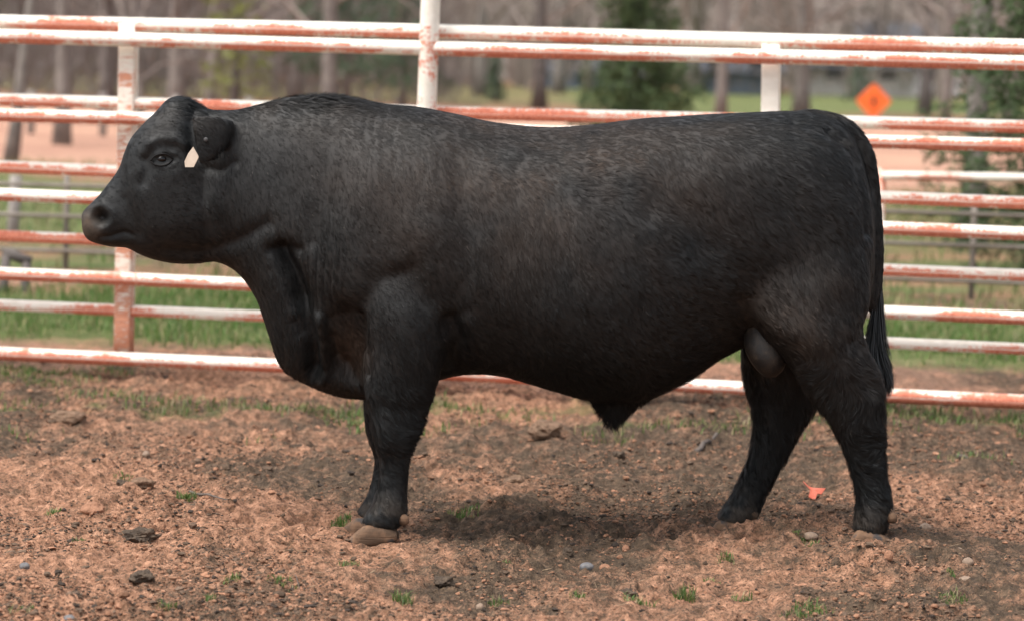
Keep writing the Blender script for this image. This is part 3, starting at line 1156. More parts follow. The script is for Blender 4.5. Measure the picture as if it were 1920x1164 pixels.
# ---- ear tag
mtag, nt, b = new_mat("tag_plastic")
co = objco(nt)
nt.links.new(ramp(nt, noise(nt, co, 30, 4), [(.3, (.46, .37, .28)), (.7, (.56, .46, .36))]), b.inputs['Base Color'])
b.inputs['Roughness'].default_value = .5
tp = [(362, 276), (371, 292), (372, 296), (363, 314), (347, 314), (346, 303), (353, 288)]
yt = -.206
m_ = MB()
A_ = np.array([P(a, b_, yt - .012 * ((b_ - 276) / 38)) for a, b_ in tp])
B_ = A_ + np.array([.001, .003, 0])
n = len(tp)
m_.add(np.vstack([A_, B_, A_.mean(0), B_.mean(0)]), [[i, (i + 1) % n, n + (i + 1) % n, n + i] for i in range(n)],
       [[2 * n, (i + 1) % n, i] for i in range(n)] + [[2 * n + 1, n + i, n + (i + 1) % n] for i in range(n)])
m_.build('ear_tag', mtag, bull, False)
mb = MB()
mb.tube([P(386, 262, -.185), P(386, 262, -.204)], .0075, 12)
mb.build('tag_button', simple_mat('tag_stud', (.05, .05, .05), (.08, .08, .08)), bull, True)

# ------------------------------------------------------------------ pipe fences
def rust_mat(name, amount=0.0, seed=0.0, vert=False, grad=0.0, rustc=((.42, .10, .055), (.72, .27, .17))):
    m, nt, b = new_mat(name)
    uv = nt.nodes.new('ShaderNodeTexCoord').outputs['UV']
    sep = N(nt, 'ShaderNodeSeparateXYZ')
    nt.links.new(uv, sep.inputs[0])
    u, v = sep.outputs[0], sep.outputs[1]
    ph = math_(nt, 'MULTIPLY', v, 2 * math.pi)
    cx, sx = math_(nt, 'COSINE', ph), math_(nt, 'SINE', ph)
    cmb = N(nt, 'ShaderNodeCombineXYZ')
    nt.links.new(math_(nt, 'ADD', u, seed), cmb.inputs[0])
    nt.links.new(math_(nt, 'MULTIPLY', cx, .035), cmb.inputs[1])
    nt.links.new(math_(nt, 'MULTIPLY', sx, .035), cmb.inputs[2])
    obi = N(nt, 'ShaderNodeObjectInfo')
    vadd = N(nt, 'ShaderNodeVectorMath', operation='MULTIPLY_ADD')
    cm2 = N(nt, 'ShaderNodeCombineXYZ')
    for i in range(3): nt.links.new(obi.outputs['Random'], cm2.inputs[i])
    nt.links.new(cm2.outputs[0], vadd.inputs[0])
    vadd.inputs[1].default_value = (40, 23, 31)
    nt.links.new(cmb.outputs[0], vadd.inputs[2])
    co = vadd.outputs[0]
    big = noise(nt, co, 2.2, 3, .5)
    mp = N(nt, 'ShaderNodeMapping')
    mp.inputs['Scale'].default_value = (1, 1.6, 1.6)
    nt.links.new(co, mp.inputs[0])
    med = noise(nt, mp.outputs[0], 14, 5, .65)
    fin = noise(nt, co, 70, 4, .7)
    # wear sits on the rub side below the crown of the pipe and along its belly
    low = math_(nt, 'MULTIPLY_ADD', math_(nt, 'ABSOLUTE', math_(nt, 'ADD', sx, .38)), -.50 if not vert else 0.0, .27 if not vert else 0.0)
    t = math_(nt, 'ADD', low, math_(nt, 'MULTIPLY', math_(nt, 'SUBTRACT', big, .5), 2.1))
    t = math_(nt, 'ADD', t, math_(nt, 'MULTIPLY', math_(nt, 'SUBTRACT', med, .5), 1.1))
    t = math_(nt, 'ADD', t, math_(nt, 'MULTIPLY', math_(nt, 'SUBTRACT', fin, .5), 1.5))
    t = math_(nt, 'ADD', t, amount)
    if grad: t = math_(nt, 'ADD', t, math_(nt, 'MULTIPLY', math_(nt, 'SUBTRACT', .7, u), grad))
    mask = ramp(nt, t, [(0.02, 0.0), (0.20, 1.0)])
    rc = ramp(nt, fin, [(.35, rustc[0]), (.65, rustc[1])])
    pc = ramp(nt, med, [(.3, (.70, .64, .54)), (.6, (.85, .80, .71))])
    # grime under the pipe
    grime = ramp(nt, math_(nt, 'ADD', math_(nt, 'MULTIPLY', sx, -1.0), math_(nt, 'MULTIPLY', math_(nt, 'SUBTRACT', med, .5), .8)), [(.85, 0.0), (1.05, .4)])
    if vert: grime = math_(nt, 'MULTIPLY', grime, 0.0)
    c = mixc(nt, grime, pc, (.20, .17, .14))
    nt.links.new(mixc(nt, mask, c, rc), b.inputs['Base Color'])
    nt.links.new(ramp(nt, mask, [(0, .38), (1, .8)]), b.inputs['Roughness'])
    b.inputs['Specular IOR Level'].default_value = .4
    bump(nt, b, math_(nt, 'ADD', math_(nt, 'MULTIPLY', mask, -1.0), fin), .35, .002)
    return m


# fence line: distance from the camera at left and right edge of the photo
DL, DR = 14.46, 13.53


def fence_D(px, off=0.0):
    # straight line through (x at px0,DL) and (x at px1920,DR), solved along the pixel's ray
    x0, x1 = (0 - 960) / FPX * DL, (1920 - 960) / FPX * DR
    k = (px - 960) / FPX
    m_ = (DR - DL) / (x1 - x0)
    return (DL - m_ * x0) / (1 - k * m_) + off


def FP(px, py, off=0.0):
    """point on the fence line"""
    D = fence_D(px) + off
    return P(px, py, D - 10)


def rail(parent, yl, yr, off, r, mat, name='rail', ext=2.2, seed=0):
    a, b_ = FP(0, yl, off), FP(1920, yr, off)
    d = b_ - a
    pts = []
    n = 60
    rr = np.random.default_rng(seed)
    ph, am = rr.uniform(0, 6), rr.uniform(.002, .005)
    for i in range(n + 1):
        t_ = -ext + (1 + 2 * ext) * i / n
        p = a + d * t_
        p = p + np.array([0, am * math.sin(t_ * 5 + ph), am * .8 * math.sin(t_ * 7 + ph * 2)])
        pts.append(p)
    m_ = MB()
    m_.tube(pts, r, 20)
    return m_.build(name, mat, parent, True)


m_top = rust_mat('worn_white_paint', 0.13)
m_mid = rust_mat('worn_white_paint_rustier', 0.22)
m_low = rust_mat('worn_white_paint_rustiest', 0.27)
m_post = rust_mat('worn_post_paint', -0.28, vert=True)
m_postr = rust_mat('worn_post_paint_rusty', 0.10, vert=True, grad=.5, rustc=((.42, .14, .08), (.66, .32, .20)))

ga = FP(812, 760)
fa = thing('pipe_fence', 'nearer white pipe fence with five rusty rails welded to a tall white post', 'fence', (ga[0], ga[1], 0))
RA = [(69, 120, .0345, m_top), (216, 274, .0315, m_mid), (365, 438, .0315, m_mid), (514, 597, .0315, m_low), (661, 752, .0335, m_low)]
for k, (yl, yr, r, m) in enumerate(RA):
    rail(fa, yl, yr, 0.0, r, m, seed=k)
fb0 = FP(238, 760, .11)
fb = thing('pipe_fence', 'farther white pipe fence behind the first, its five rails set between square posts', 'fence', (fb0[0], fb0[1], 0))
RB = [(41, 88, .035, m_top), (188, 239, .030, m_mid), (313, 380, .030, m_mid), (441, 515, .028, m_mid), (571, 653, .028, m_mid)]
for k, (yl, yr, r, m) in enumerate(RB):
    rail(fb, yl, yr, 0.10, r, m, seed=10 + k)


def sqpost(parent, pxt, pyt, pxb, pyb, off, half, mat, name='post', bev=.008):
    t_, b_ = FP(pxt, pyt, off), FP(pxb, pyb, off)
    ax = FP(1920, 400) - FP(0, 400)
    ax[2] = 0
    ax /= np.linalg.norm(ax)
    ay = np.array([-ax[1], ax[0], 0])
    prof = []
    for sx_, sy_ in ((1, 1), (-1, 1), (-1, -1), (1, -1)):
        for k in range(4):
            a = math.atan2(sy_, sx_) - math.pi / 4 + k * math.pi / 6
            prof.append(((half - bev) * sx_ + bev * math.cos(a), (half - bev) * sy_ + bev * math.sin(a)))
    prof = np.array(prof)
    n, seg = 12, len(prof)
    V, U = [], []
    for i in range(n):
        c = b_ + (t_ - b_) * i / (n - 1)
        for k, (pa, pb) in enumerate(prof):
            V.append(c + ax * pa + ay * pb)
            U.append((np.linalg.norm(c - b_), k / seg))
    idx = np.arange(n * seg).reshape(n, seg)
    q = np.stack([idx[:-1], np.roll(idx[:-1], -1, 1), np.roll(idx[1:], -1, 1), idx[1:]], -1).reshape(-1, 4)
    V += [b_, t_]
    U += [(0, .5), (1.5, .5)]
    k = n * seg
    T = [[k, (j + 1) % seg, j] for j in range(seg)] + [[k + 1, (n - 1) * seg + j, (n - 1) * seg + (j + 1) % seg] for j in range(seg)]
    m_ = MB()
    m_.add(V, q, T, U)
    return m_.build(name, mat, parent, True)


# tall main post, in front of both rail sets
pt, pb = FP(822, -420), FP(779, 815)
pb[2] = -0.1
m_ = MB()
m_.tube([pb + (pt - pb) * i / 10 for i in range(11)], .046, 24)
m_.build('post', m_post, fa, True)
# spreader posts of the farther fence
sqpost(fb, 242, 44, 232, 662, .10, .041, m_postr)
sqpost(fb, 1447, 84, 1436, 722, .10, .042, m_post)
for pxo in (-940, 2640):
    sqpost(fb, pxo, 60 + (pxo * .03), pxo - 10, 700 + pxo * .045, .10, .041, m_post)
for pxo in (-1500, 3300):
    p_ = FP(pxo, 100)
    m_ = MB()
    m_.tube([np.array([p_[0], p_[1], -.1]), np.array([p_[0], p_[1], 2.2])], .046, 16)
    m_.build('post', m_post, fa, True)

# ------------------------------------------------------------------ blades of grass
def blades(cx, cy, count, spread, hgt, rng, wid=.0022, lean=.5, base=None):
    """return verts, tris of curved blades (5 verts each)"""
    n = count
    x = cx + rng.normal(0, spread, n) if np.isscalar(cx) else cx
    y = cy + rng.normal(0, spread, n) if np.isscalar(cy) else cy
    z = gh(x, y)
    L = hgt * rng.uniform(.4, 1.15, n)
    az = rng.uniform(0, 2 * math.pi, n)
    ln = rng.uniform(.1, 1, n) * lean
    d = np.stack([np.cos(az), np.sin(az), np.zeros(n)], 1)
    s = np.stack([-np.sin(az + rng.normal(0, .6, n)), np.cos(az), np.zeros(n)], 1)
    w = (wid * rng.uniform(.7, 1.4, n))[:, None]
    p0 = np.stack([x, y, z - .004], 1)
    up = np.array([0, 0, 1.0])
    p1 = p0 + L[:, None] * .55 * (up + d * (ln * .5)[:, None])
    p2 = p1 + L[:, None] * .45 * (up * (1 - ln * .6)[:, None] + d * (ln * 1.3)[:, None])
    V = np.stack([p0 - s * w, p0 + s * w, p1 + s * w * .8, p1 - s * w * .8, p2], 1)
    return V


def blade_obj(name, Vs, mat, parent=None, rng=None, cols=None):
    V = np.concatenate(Vs)
    n = len(V)
    o5 = (np.arange(n) * 5)[:, None]
    c = np.repeat(cols, 5, 0) if cols is not None else None
    return mesh_np(name, V.reshape(-1, 3), [o5 + np.array([[0, 1, 2, 3]]), o5 + np.array([[3, 2, 4]])], mat, parent, True, col={'coat': c})


mgrass, nt, b = new_mat("grass_blade")
at = N(nt, 'ShaderNodeAttribute', attribute_name='coat')
nt.links.new(at.outputs['Color'], b.inputs['Base Color'])
b.inputs['Roughness'].default_value = .5
b.inputs['Specular IOR Level'].default_value = .3
tr = nt.nodes.new('ShaderNodeBsdfTranslucent')
nt.links.new(at.outputs['Color'], tr.inputs[0])
mx = nt.nodes.new('ShaderNodeMixShader')
mx.inputs[0].default_value = .35
nt.links.new(b.outputs[0], mx.inputs[1])
nt.links.new(tr.outputs[0], mx.inputs[2])
nt.links.new(mx.outputs[0], nt.nodes['Material Output'].inputs[0])


def gcols(n, rng, dryf=.25):
    g1, g2, g3 = np.array([.06, .12, .03]), np.array([.15, .24, .06]), np.array([.38, .33, .17])
    k = rng.random((n, 1))
    c = g1 * (1 - k) + g2 * k
    dmask = (rng.random(n) < dryf)[:, None]
    return np.where(dmask, g3 * rng.uniform(.5, 1.1, (n, 1)), c)


rg = np.random.default_rng(33)
# dense sward behind the fence
n = 60000
x = rg.uniform(-4.6, 4.6, n)
D = 15.9 + 3.6 * rg.random(n) ** .8
k = fbm(x * 1.2, D * 1.2, octv=3, seed=200) + .55
ok = rg.random(n) < np.clip(k, .08, 1)
x, D = x[ok], D[ok]
sw = blades(x, D - 10, len(x), 0, .075 + .04 * np.clip(fbm(x, D, seed=201), -.5, 1), rg, .0032, .7)
cg = gcols(len(x), rg, .22)
# sparse weeds inside the pen by the fence
n = 42000
x2 = rg.uniform(-3.4, 3.4, n)
D2 = rg.uniform(12.1, 14.6, n)
k = fbm(x2 * 2.0, D2 * 2.2, octv=3, seed=210) - .12 - .35 * np.abs(D2 - 13.3)
k += 0.45 * np.exp(-((x2 + 2.3) / .5) ** 2) + .3 * np.exp(-((x2 - 2.1) / .4) ** 2) + .25 * np.exp(-((x2 + .7) / .25) ** 2)
ok = rg.random(n) < np.clip(k * 1.4, 0, 1)
x2, D2 = x2[ok], D2[ok]
sw2 = blades(x2, D2 - 10, len(x2), 0, .052, rg, .0025, .9)
cg2 = gcols(len(x2), rg, .35) * .9
# rough pasture further out
n = 45000
D3 = rg.uniform(19.5, 40, n)
x3 = (rg.uniform(-1, 1, n)) * (.22 * D3)
ok = rg.random(n) < np.clip(.45 + fbm(x3 * .6, D3 * .5, octv=3, seed=220), .05, 1)
x3, D3 = x3[ok], D3[ok]
sw3 = blades(x3, D3 - 10, len(x3), 0, .12, rg, .007, .7)
cg3 = gcols(len(x3), rg, .5) * .95
gobj = blade_obj('grass', [sw, sw2, sw3], mgrass, cols=np.vstack([cg, cg2, cg3]))
tag(gobj, 'green grass growing along and behind the pipe fence', 'grass', kind='stuff')

# ------------------------------------------------------------------ soil crumbs (uncountable)
def ico():
    p = (1 + 5 ** .5) / 2
    V = np.array([(-1, p, 0), (1, p, 0), (-1, -p, 0), (1, -p, 0), (0, -1, p), (0, 1, p), (0, -1, -p), (0, 1, -p), (p, 0, -1), (p, 0, 1), (-p, 0, -1), (-p, 0, 1)], float)
    F = np.array([(0, 11, 5), (0, 5, 1), (0, 1, 7), (0, 7, 10), (0, 10, 11), (1, 5, 9), (5, 11, 4), (11, 10, 2), (10, 7, 6), (7, 1, 8), (3, 9, 4), (3, 4, 2), (3, 2, 6), (3, 6, 8),
                  (3, 8, 9), (4, 9, 5), (2, 4, 11), (6, 2, 10), (8, 6, 7), (9, 8, 1)])
    return V / np.linalg.norm(V[0]), F


def ico_sub(k):
    V, F = ico()
    for _ in range(k):
        V = list(map(tuple, V))
        cache, F2 = {}, []

        def mid(a, b):
            key = (min(a, b), max(a, b))
            if key not in cache:
                m = (np.array(V[a]) + np.array(V[b])) / 2
                V.append(tuple(m / np.linalg.norm(m)))
                cache[key] = len(V) - 1
            return cache[key]
        for a, b_, c in F:
            x_, y_, z_ = mid(a, b_), mid(b_, c), mid(c, a)
            F2 += [(a, x_, z_), (b_, y_, x_), (c, z_, y_), (x_, y_, z_)]
        V, F = np.array(V), np.array(F2)
    return V, F


iv, if_ = ico()
rc = np.random.default_rng(44)
n = 150000
Dc = 8.2 + 7.2 * rc.random(n) ** 1.35
xc = rc.uniform(-1, 1, n) * (.19 * Dc)
ok = rc.random(n) < np.clip(.55 + fbm(xc * 2.5, Dc * 2.2, octv=3, seed=230), .06, 1)
xc, Dc = xc[ok], Dc[ok]
n = len(xc)
sz = np.exp(rc.normal(math.log(.0028), .55, n))
sz = np.clip(sz, .002, .013)
jit = 1 + rc.uniform(-.35, .35, (n, 12, 1))
V = iv[None] * jit * sz[:, None, None] * np.stack([rc.uniform(.8, 1.7, n), rc.uniform(.8, 1.6, n), rc.uniform(.45, .9, n)], 1)[:, None]
a = rc.uniform(0, 6.28, n)
ca, sa = np.cos(a)[:, None], np.sin(a)[:, None]
V = np.stack([V[..., 0] * ca - V[..., 1] * sa, V[..., 0] * sa + V[..., 1] * ca, V[..., 2]], -1)
V += np.stack([xc, Dc - 10, gh(xc, Dc - 10) + sz * .25], 1)[:, None]
F = (if_[None] + (np.arange(n) * 12)[:, None, None]).reshape(-1, 3)
pal = np.array([[.32, .165, .10], [.24, .13, .08], [.11, .075, .052], [.055, .042, .034], [.40, .21, .13], [.15, .10, .07]])
cc = pal[rc.choice(6, n, p=[.17, .20, .22, .17, .07, .17])] * rc.uniform(.75, 1.2, (n, 1))
mcr, nt, b = new_mat("soil_crumb")
at = N(nt, 'ShaderNodeAttribute', attribute_name='coat')
nt.links.new(mixc(nt, 1.0, at.outputs['Color'], ramp(nt, noise(nt, objco(nt), 90, 4), [(.3, (.6, .6, .6)), (.7, (1.2, 1.2, 1.2))]), 'MULTIPLY'), b.inputs['Base Color'])
b.inputs['Roughness'].default_value = .95
b.inputs['Specular IOR Level'].default_value = .15
crumbs = mesh_np('soil_crumbs', V.reshape(-1, 3), F, mcr, None, False, col={'coat': np.repeat(cc, 12, 0)})
tag(crumbs, 'loose crumbs of red and dark soil scattered over the pen', 'soil', kind='stuff')

# straw and dead stems, small litter
rs = np.random.default_rng(46)
n = 2600
D4 = 8.3 + 6.5 * rs.random(n) ** 1.2
x4 = rs.uniform(-1, 1, n) * .19 * D4
a = rs.uniform(0, 6.28, n)
L = rs.uniform(.01, .045, n)
z4 = gh(x4, D4 - 10) + .004
d = np.stack([np.cos(a), np.sin(a), rs.uniform(-.1, .35, n)], 1) * L[:, None]
p0 = np.stack([x4, D4 - 10, z4], 1)
s = np.stack([-np.sin(a), np.cos(a), np.full(n, .5)], 1) * (.0008 * rs.uniform(.7, 1.6, n))[:, None]
V = np.stack([p0 - s, p0 + s, p0 + d * .6 + s, p0 + d * .6 - s, p0 + d], 1)
c4 = np.where((rs.random(n) < .6)[:, None], np.array([.34, .24, .15]), np.array([.07, .055, .045])) * rs.uniform(.7, 1.2, (n, 1))
lit = blade_obj('straw_litter', [V], mgrass, cols=c4)
tag(lit, 'bits of straw and dead stems strewn over the dirt', 'straw', kind='stuff')

# ------------------------------------------------------------------ individual clods, stones, tufts, sticks
sv, sf = ico_sub(3)


def rock(name, px, py, w_px, h_px, mat, label, cat, group, seed, rough=.25, sink=.35):
    g = G(px, py, 0.0)
    for _ in range(4):
        g = G(px, py, float(gh(g[0], g[1])))
    D_ = g[1] + 10
    wx, hz = w_px / FPX * D_ / 2, h_px / FPX * D_ / 2
    rr = np.random.default_rng(seed)
    o_ = rr.uniform(0, 50, 3)
    q = sv * 1.0
    nz = 1 + rough * fbm(q[:, 0] * 1.3 + o_[0], q[:, 1] * 1.3 + o_[1], q[:, 2] * 1.3 + o_[2], octv=4, seed=seed, gain=.55)
    V = q * nz[:, None] * np.array([wx, wx * rr.uniform(.7, 1.1), hz * 1.3])
    V[:, 2] = np.maximum(V[:, 2], -hz * .9)
    loc = (g[0], g[1], float(gh(g[0], g[1])) + hz * (1 - sink))
    V = V + np.array(loc)
    o = mesh_np(name, V, sf, mat, None, rough < .15, loc=loc)
    return tag(o, label, cat, group)


m_clod = simple_mat('dark_clod', (.05, .04, .033), (.13, .095, .068), 30, .95, .8, .01, .1)
m_clodb = simple_mat('brown_clod', (.12, .08, .055), (.26, .165, .11), 30, .95, .8, .01, .1)
m_clodr = simple_mat('red_clod', (.24, .125, .078), (.38, .20, .125), 30, .95, .7, .01, .1)
m_stone = simple_mat('grey_stone', (.10, .10, .105), (.19, .18, .175), 60, .7, .2, .003)
m_stonep = simple_mat('pale_stone', (.18, .13, .095), (.32, .225, .16), 60, .7, .2, .003)
ROCKS = [
    ('dirt_clod', 130, 797, 62, 22, m_clodb, 'large brown clod near the left edge below the fence', .3),
    ('dirt_clod', 1018, 822, 60, 30, m_clodb, 'broad brown clod below the belly in front of the grass strip', .35),
    ('dirt_clod', 967, 909, 38, 20, m_clodb, 'flat-sided brown clod lying under the middle of the bull', .3),
    ('dirt_clod', 268, 910, 46, 18, m_clodb, 'brown clod left of the small tuft in the left foreground', .3),
    ('dirt_clod', 175, 966, 46, 20, m_clodr, 'pinkish smooth clod in the left foreground', .2),
    ('dirt_clod', 228, 913, 20, 14, m_clod, 'small dark clod in the row at the left', .35),
    ('dirt_clod', 170, 910, 20, 12, m_clod, 'leftmost dark clod of the row at the left', .35),
    ('dirt_clod', 1158, 860, 24, 14, m_clod, 'dark clod behind and below the sheath', .35),
    ('dirt_clod', 1065, 1052, 18, 14, m_clod, 'round dark clod in the centre foreground', .3),
    ('dirt_clod', 265, 1090, 42, 18, m_clod, 'dark crumbly clod in the lower left foreground', .45),
    ('dirt_clod', 1175, 1112, 36, 12, m_clod, 'flat black clod in the lower centre foreground', .4),
    ('dirt_clod', 832, 1102, 34, 14, m_clod, 'black twisted clod in the lower middle foreground', .5),
    ('dirt_clod', 265, 1012, 60, 20, m_clod, 'wide heap of dark crumbs left of the front hooves', .5),
    ('dirt_clod', 1560, 1000, 26, 18, m_clod, 'dark clod just in front of the near hind hoof', .4),
    ('dirt_clod', 1575, 978, 30, 14, m_clodb, 'brown clod left of the near hind hoof', .35),
    ('stone', 1520, 1019, 26, 14, m_stonep, 'pale pinkish stone between the hind hooves in front', .1),
    ('stone', 1100, 1067, 26, 14, m_stone, 'blue-grey stone in the centre foreground', .1),
    ('stone', 1135, 1065, 24, 16, m_clodr, 'reddish square stone beside the blue-grey stone', .15),
    ('stone', 1815, 1056, 22, 14, m_stonep, 'round buff stone in the right foreground', .08),
    ('stone', 1828, 1011, 18, 14, m_stone, 'small grey stone right of the hind hooves', .1),
    ('stone', 1810, 1091, 26, 10, m_stonep, 'flat buff stone below the round one at lower right', .1),
    ('stone', 1797, 1037, 20, 12, m_stonep, 'dull pink stone above the round buff stone at right', .1),
    ('stone', 130, 1142, 22, 12, m_stone, 'smooth grey pebble near the lower left corner', .08),
    ('stone', 900, 1143, 16, 12, m_stonep, 'pale pebble at the bottom centre edge', .08),
    ('stone', 1173, 1033, 14, 12, m_clodr, 'small red pebble in the middle foreground', .1),
    ('stone', 1735, 990, 22, 14, m_stonep, 'mottled pale stone right of the near hind leg', .15),
    ('stone', 274, 860, 14, 12, m_stonep, 'small pale pebble in the mid-left dirt', .1),
    ('stone', 1665, 1083, 18, 18, m_clodr, 'red stone beside the hoof print at right', .12),
    ('stone', 46, 1065, 20, 12, m_stone, 'dark grey pebble at the far left foreground', .1),
]
for i, (nm, px, py, w_, h_, m, lab, ro) in enumerate(ROCKS):
    rock(nm, px, py, w_, h_, m, lab, 'stone' if nm == 'stone' else 'clod of dirt', 'stones on the dirt' if nm == 'stone' else 'clods of dirt in the pen', 300 + i, ro)

TUFTS = [
    (350, 940, 22, .05, 260, 'bushy green grass tuft left of the front hooves'),
    (640, 965, 22, .05, 260, 'dark green tuft just left of the front hooves'),
    (870, 965, 34, .04, 320, 'spreading grass tuft right of the front hooves'),
    (99, 962, 18, .03, 120, 'small grass tuft at far left in the mid dirt'),
    (655, 1062, 22, .035, 200, 'compact dark green weed below the front hooves'),
    (755, 1128, 22, .055, 160, 'weed with an upright shoot at the bottom left of centre'),
    (435, 1095, 20, .035, 140, 'grass tuft in the lower left foreground'),
    (530, 1090, 34, .03, 160, 'row of short grass in the lower left foreground'),
    (312, 1140, 26, .035, 170, 'low grass tuft on the bottom edge at left'),
    (395, 1130, 14, .04, 70, 'thin grass tuft beside the one on the bottom left edge'),
    (935, 1132, 26, .04, 150, 'grass tuft with a tall dry stem at bottom centre'),
    (1082, 1118, 20, .03, 120, 'pale green tuft in the bottom centre foreground'),
    (1200, 1132, 36, .035, 200, 'wide low grass tuft at the bottom right of centre'),
    (1285, 1122, 24, .055, 190, 'bright green leaning tuft at the bottom right of centre'),
    (1360, 1052, 18, .03, 160, 'small dark weed below the far hind hoof'),
    (1336, 1090, 20, .03, 120, 'small grass tuft below the dark weed at right'),
    (1500, 1030, 20, .025, 110, 'short grass tuft between the hind hooves in front'),
    (1520, 1050, 14, .03, 80, 'curled yellow-green weed beside the dark hollow at right'),
    (1785, 1135, 34, .035, 200, 'long low grass tuft in the lower right corner'),
    (1783, 1088, 12, .03, 70, 'single small sprout at the right foreground'),
    (1390, 1130, 24, .04, 130, 'grass tuft on the bottom edge at right'),
    (1525, 1150, 40, .06, 160, 'thin tall grass on the bottom edge at right'),
    (230, 905, 20, .03, 90, 'yellowish tuft above the dark clods at left'),
    (150, 1010, 16, .03, 80, 'small tuft in the left foreground dirt'),
    (953, 1052, 12, .025, 70, 'tiny bright sprout in the middle foreground'),
    (570, 985, 20, .03, 90, 'sparse grass at the hoof print left of the front hooves'),
    (1490, 1145, 30, .035, 120, 'sparse tuft at the bottom right'),
    (40, 1150, 26, .03, 120, 'low tuft in the lower left corner'),
]
for i, (px, py, wpx, hh, cnt, lab) in enumerate(TUFTS):
    g = G(px, py, 0.0)
    for _ in range(4): g = G(px, py, float(gh(g[0], g[1])))
    rr = np.random.default_rng(500 + i)
    sp_ = wpx / FPX * (g[1] + 10) * .5
    xx = g[0] + rr.normal(0, sp_, cnt)
    yy = g[1] + rr.normal(0, sp_ * 1.2, cnt)
    dens = int(cnt * .55)
    rmax = sp_ * 1.6
    xx = np.clip(xx, g[0] - rmax, g[0] + rmax); yy = np.clip(yy, g[1] - rmax, g[1] + rmax)
    Vb = blades(xx[:dens], yy[:dens], dens, 0, hh * .8, rr, .0017, 1.0)
    o = blade_obj('grass_tuft', [Vb], mgrass, cols=gcols(dens, rr, .25) * .9)
    me = o.data
    loc = Vector((g[0], g[1], float(gh(g[0], g[1]))))
    me.transform(Matrix.Translation(-loc))
    o.location = loc
    tag(o, lab, 'grass tuft', 'grass tufts in the dirt')

mstick = simple_mat('dead_wood', (.06, .05, .045), (.16, .13, .11), 40, .9, .6, .004)
for i, (a_, b_, r, lab) in enumerate([((1305, 845), (1358, 800), .012, 'dark weathered stick lying under the flank'),
                                      ((355, 921), (425, 935), .005, 'thin dark twig in the left middle dirt'),
                                      ((1795, 852), (1830, 866), .007, 'short dark stick near the grass at right'),
                                      ((548, 1062), (566, 1112), .002, 'thin pale stem in the lower left foreground'),
                                      ((942, 1135), (943, 1100), .002, 'dry upright stem at the bottom centre')]):
    pa = G(*a_)
    for _ in range(3): pa = G(a_[0], a_[1], float(gh(pa[0], pa[1])) + r)
    pb = P(b_[0], b_[1], pa[1] + (.05 if i != 4 else 0))
    if i != 4:
        pb = G(*b_)
        for _ in range(3): pb = G(b_[0], b_[1], float(gh(pb[0], pb[1])) + r + .01)
        if np.linalg.norm(pb - pa) > .45: pb = pa + (pb - pa) / np.linalg.norm(pb - pa) * .45
    rr = np.random.default_rng(600 + i)
    pts = [pa + (pb - pa) * k / 6 + rr.normal(0, r * .5, 3) for k in range(7)]
    m_ = MB()
    m_.tube(pts, np.linspace(r, r * .5, 7), 8)
    o = m_.build('stick', mstick, None, True, loc=tuple(pa))
    tag(o, lab, 'stick', 'sticks on the dirt')

# torn scrap of coral-red plastic
msc = simple_mat('coral_plastic', (.55, .12, .07), (.72, .20, .13), 30, .5, .3, .003)
g = G(1530, 935)
for _ in range(3): g = G(1530, 935, float(gh(g[0], g[1])))
rr = np.random.default_rng(8)
m_ = MB()
outl = [(1507, 912), (1514, 922), (1526, 926), (1548, 928), (1540, 936), (1532, 938), (1527, 950), (1515, 946), (1519, 932), (1509, 921)]
top_ = []
for a, b_ in outl:
    q = P(a, b_, g[1])
    top_.append([q[0], g[1] + (938 - b_) * .0012, g[2] + .028 + (q[2] - g[2]) * .9 + rr.normal(0, .003)])
top_ = np.array(top_)
bot_ = top_ - np.array([0, -.002, .003])
n = len(top_)
m_.add(np.vstack([top_, bot_, top_.mean(0), bot_.mean(0)]), [[i, (i + 1) % n, n + (i + 1) % n, n + i] for i in range(n)],
       [[2 * n, (i + 1) % n, i] for i in range(n)] + [[2 * n + 1, n + i, n + (i + 1) % n] for i in range(n)])
o = m_.build('plastic_scrap', msc, None, False, loc=tuple(g))
tag(o, 'torn coral-red scrap lying on the dirt between the hind legs', 'scrap')

# ------------------------------------------------------------------ beyond the pen
mbark = simple_mat('grey_bark', (.12, .105, .095), (.22, .195, .175), 6, .9, .6, .02)
mbarkd = simple_mat('dark_bark', (.07, .06, .055), (.15, .13, .12), 6, .9, .6, .02)
mtwig = simple_mat('bare_twigs', (.17, .14, .12), (.32, .27, .24), 2, .9, 0)
mtwigd = simple_mat('dark_twigs', (.07, .062, .06), (.15, .13, .125), 2, .9, 0)
mneedle = simple_mat('spruce_needles', (.034, .060, .026), (.088, .125, .052), 3, .7, 0, spec=.2)
mneedley = simple_mat('pine_needles', (.12, .15, .035), (.25, .27, .07), 3, .7, 0, spec=.2)
mneedleb = simple_mat('cedar_needles', (.04, .075, .045), (.09, .135, .075), 3, .7, 0, spec=.2)


def branches(mb, p, d, L, r, depth, rng, seg=5, kids=5, spread=.7):
    n = 5
    pts = [p]
    dd = np.array(d, float)
    for i in range(n):
        dd = dd + rng.normal(0, .12, 3) + np.array([0, 0, .04])
        dd /= np.linalg.norm(dd)
        pts.append(pts[-1] + dd * L / n)
    mb.tube(pts, np.linspace(r, r * .45, n + 1), seg, cap=False)
    if depth <= 0: return
    for k in range(kids):
        t_ = rng.uniform(.25, 1.0)
        i = min(n - 1, int(t_ * n))
        q = pts[i] + (pts[i + 1] - pts[i]) * (t_ * n - i)
        nd = dd + rng.normal(0, spread, 3)
        nd[2] += .15
        nd /= np.linalg.norm(nd)
        branches(mb, q, nd, L * rng.uniform(.45, .7), r * .45, depth - 1, rng, 4, kids, spread)


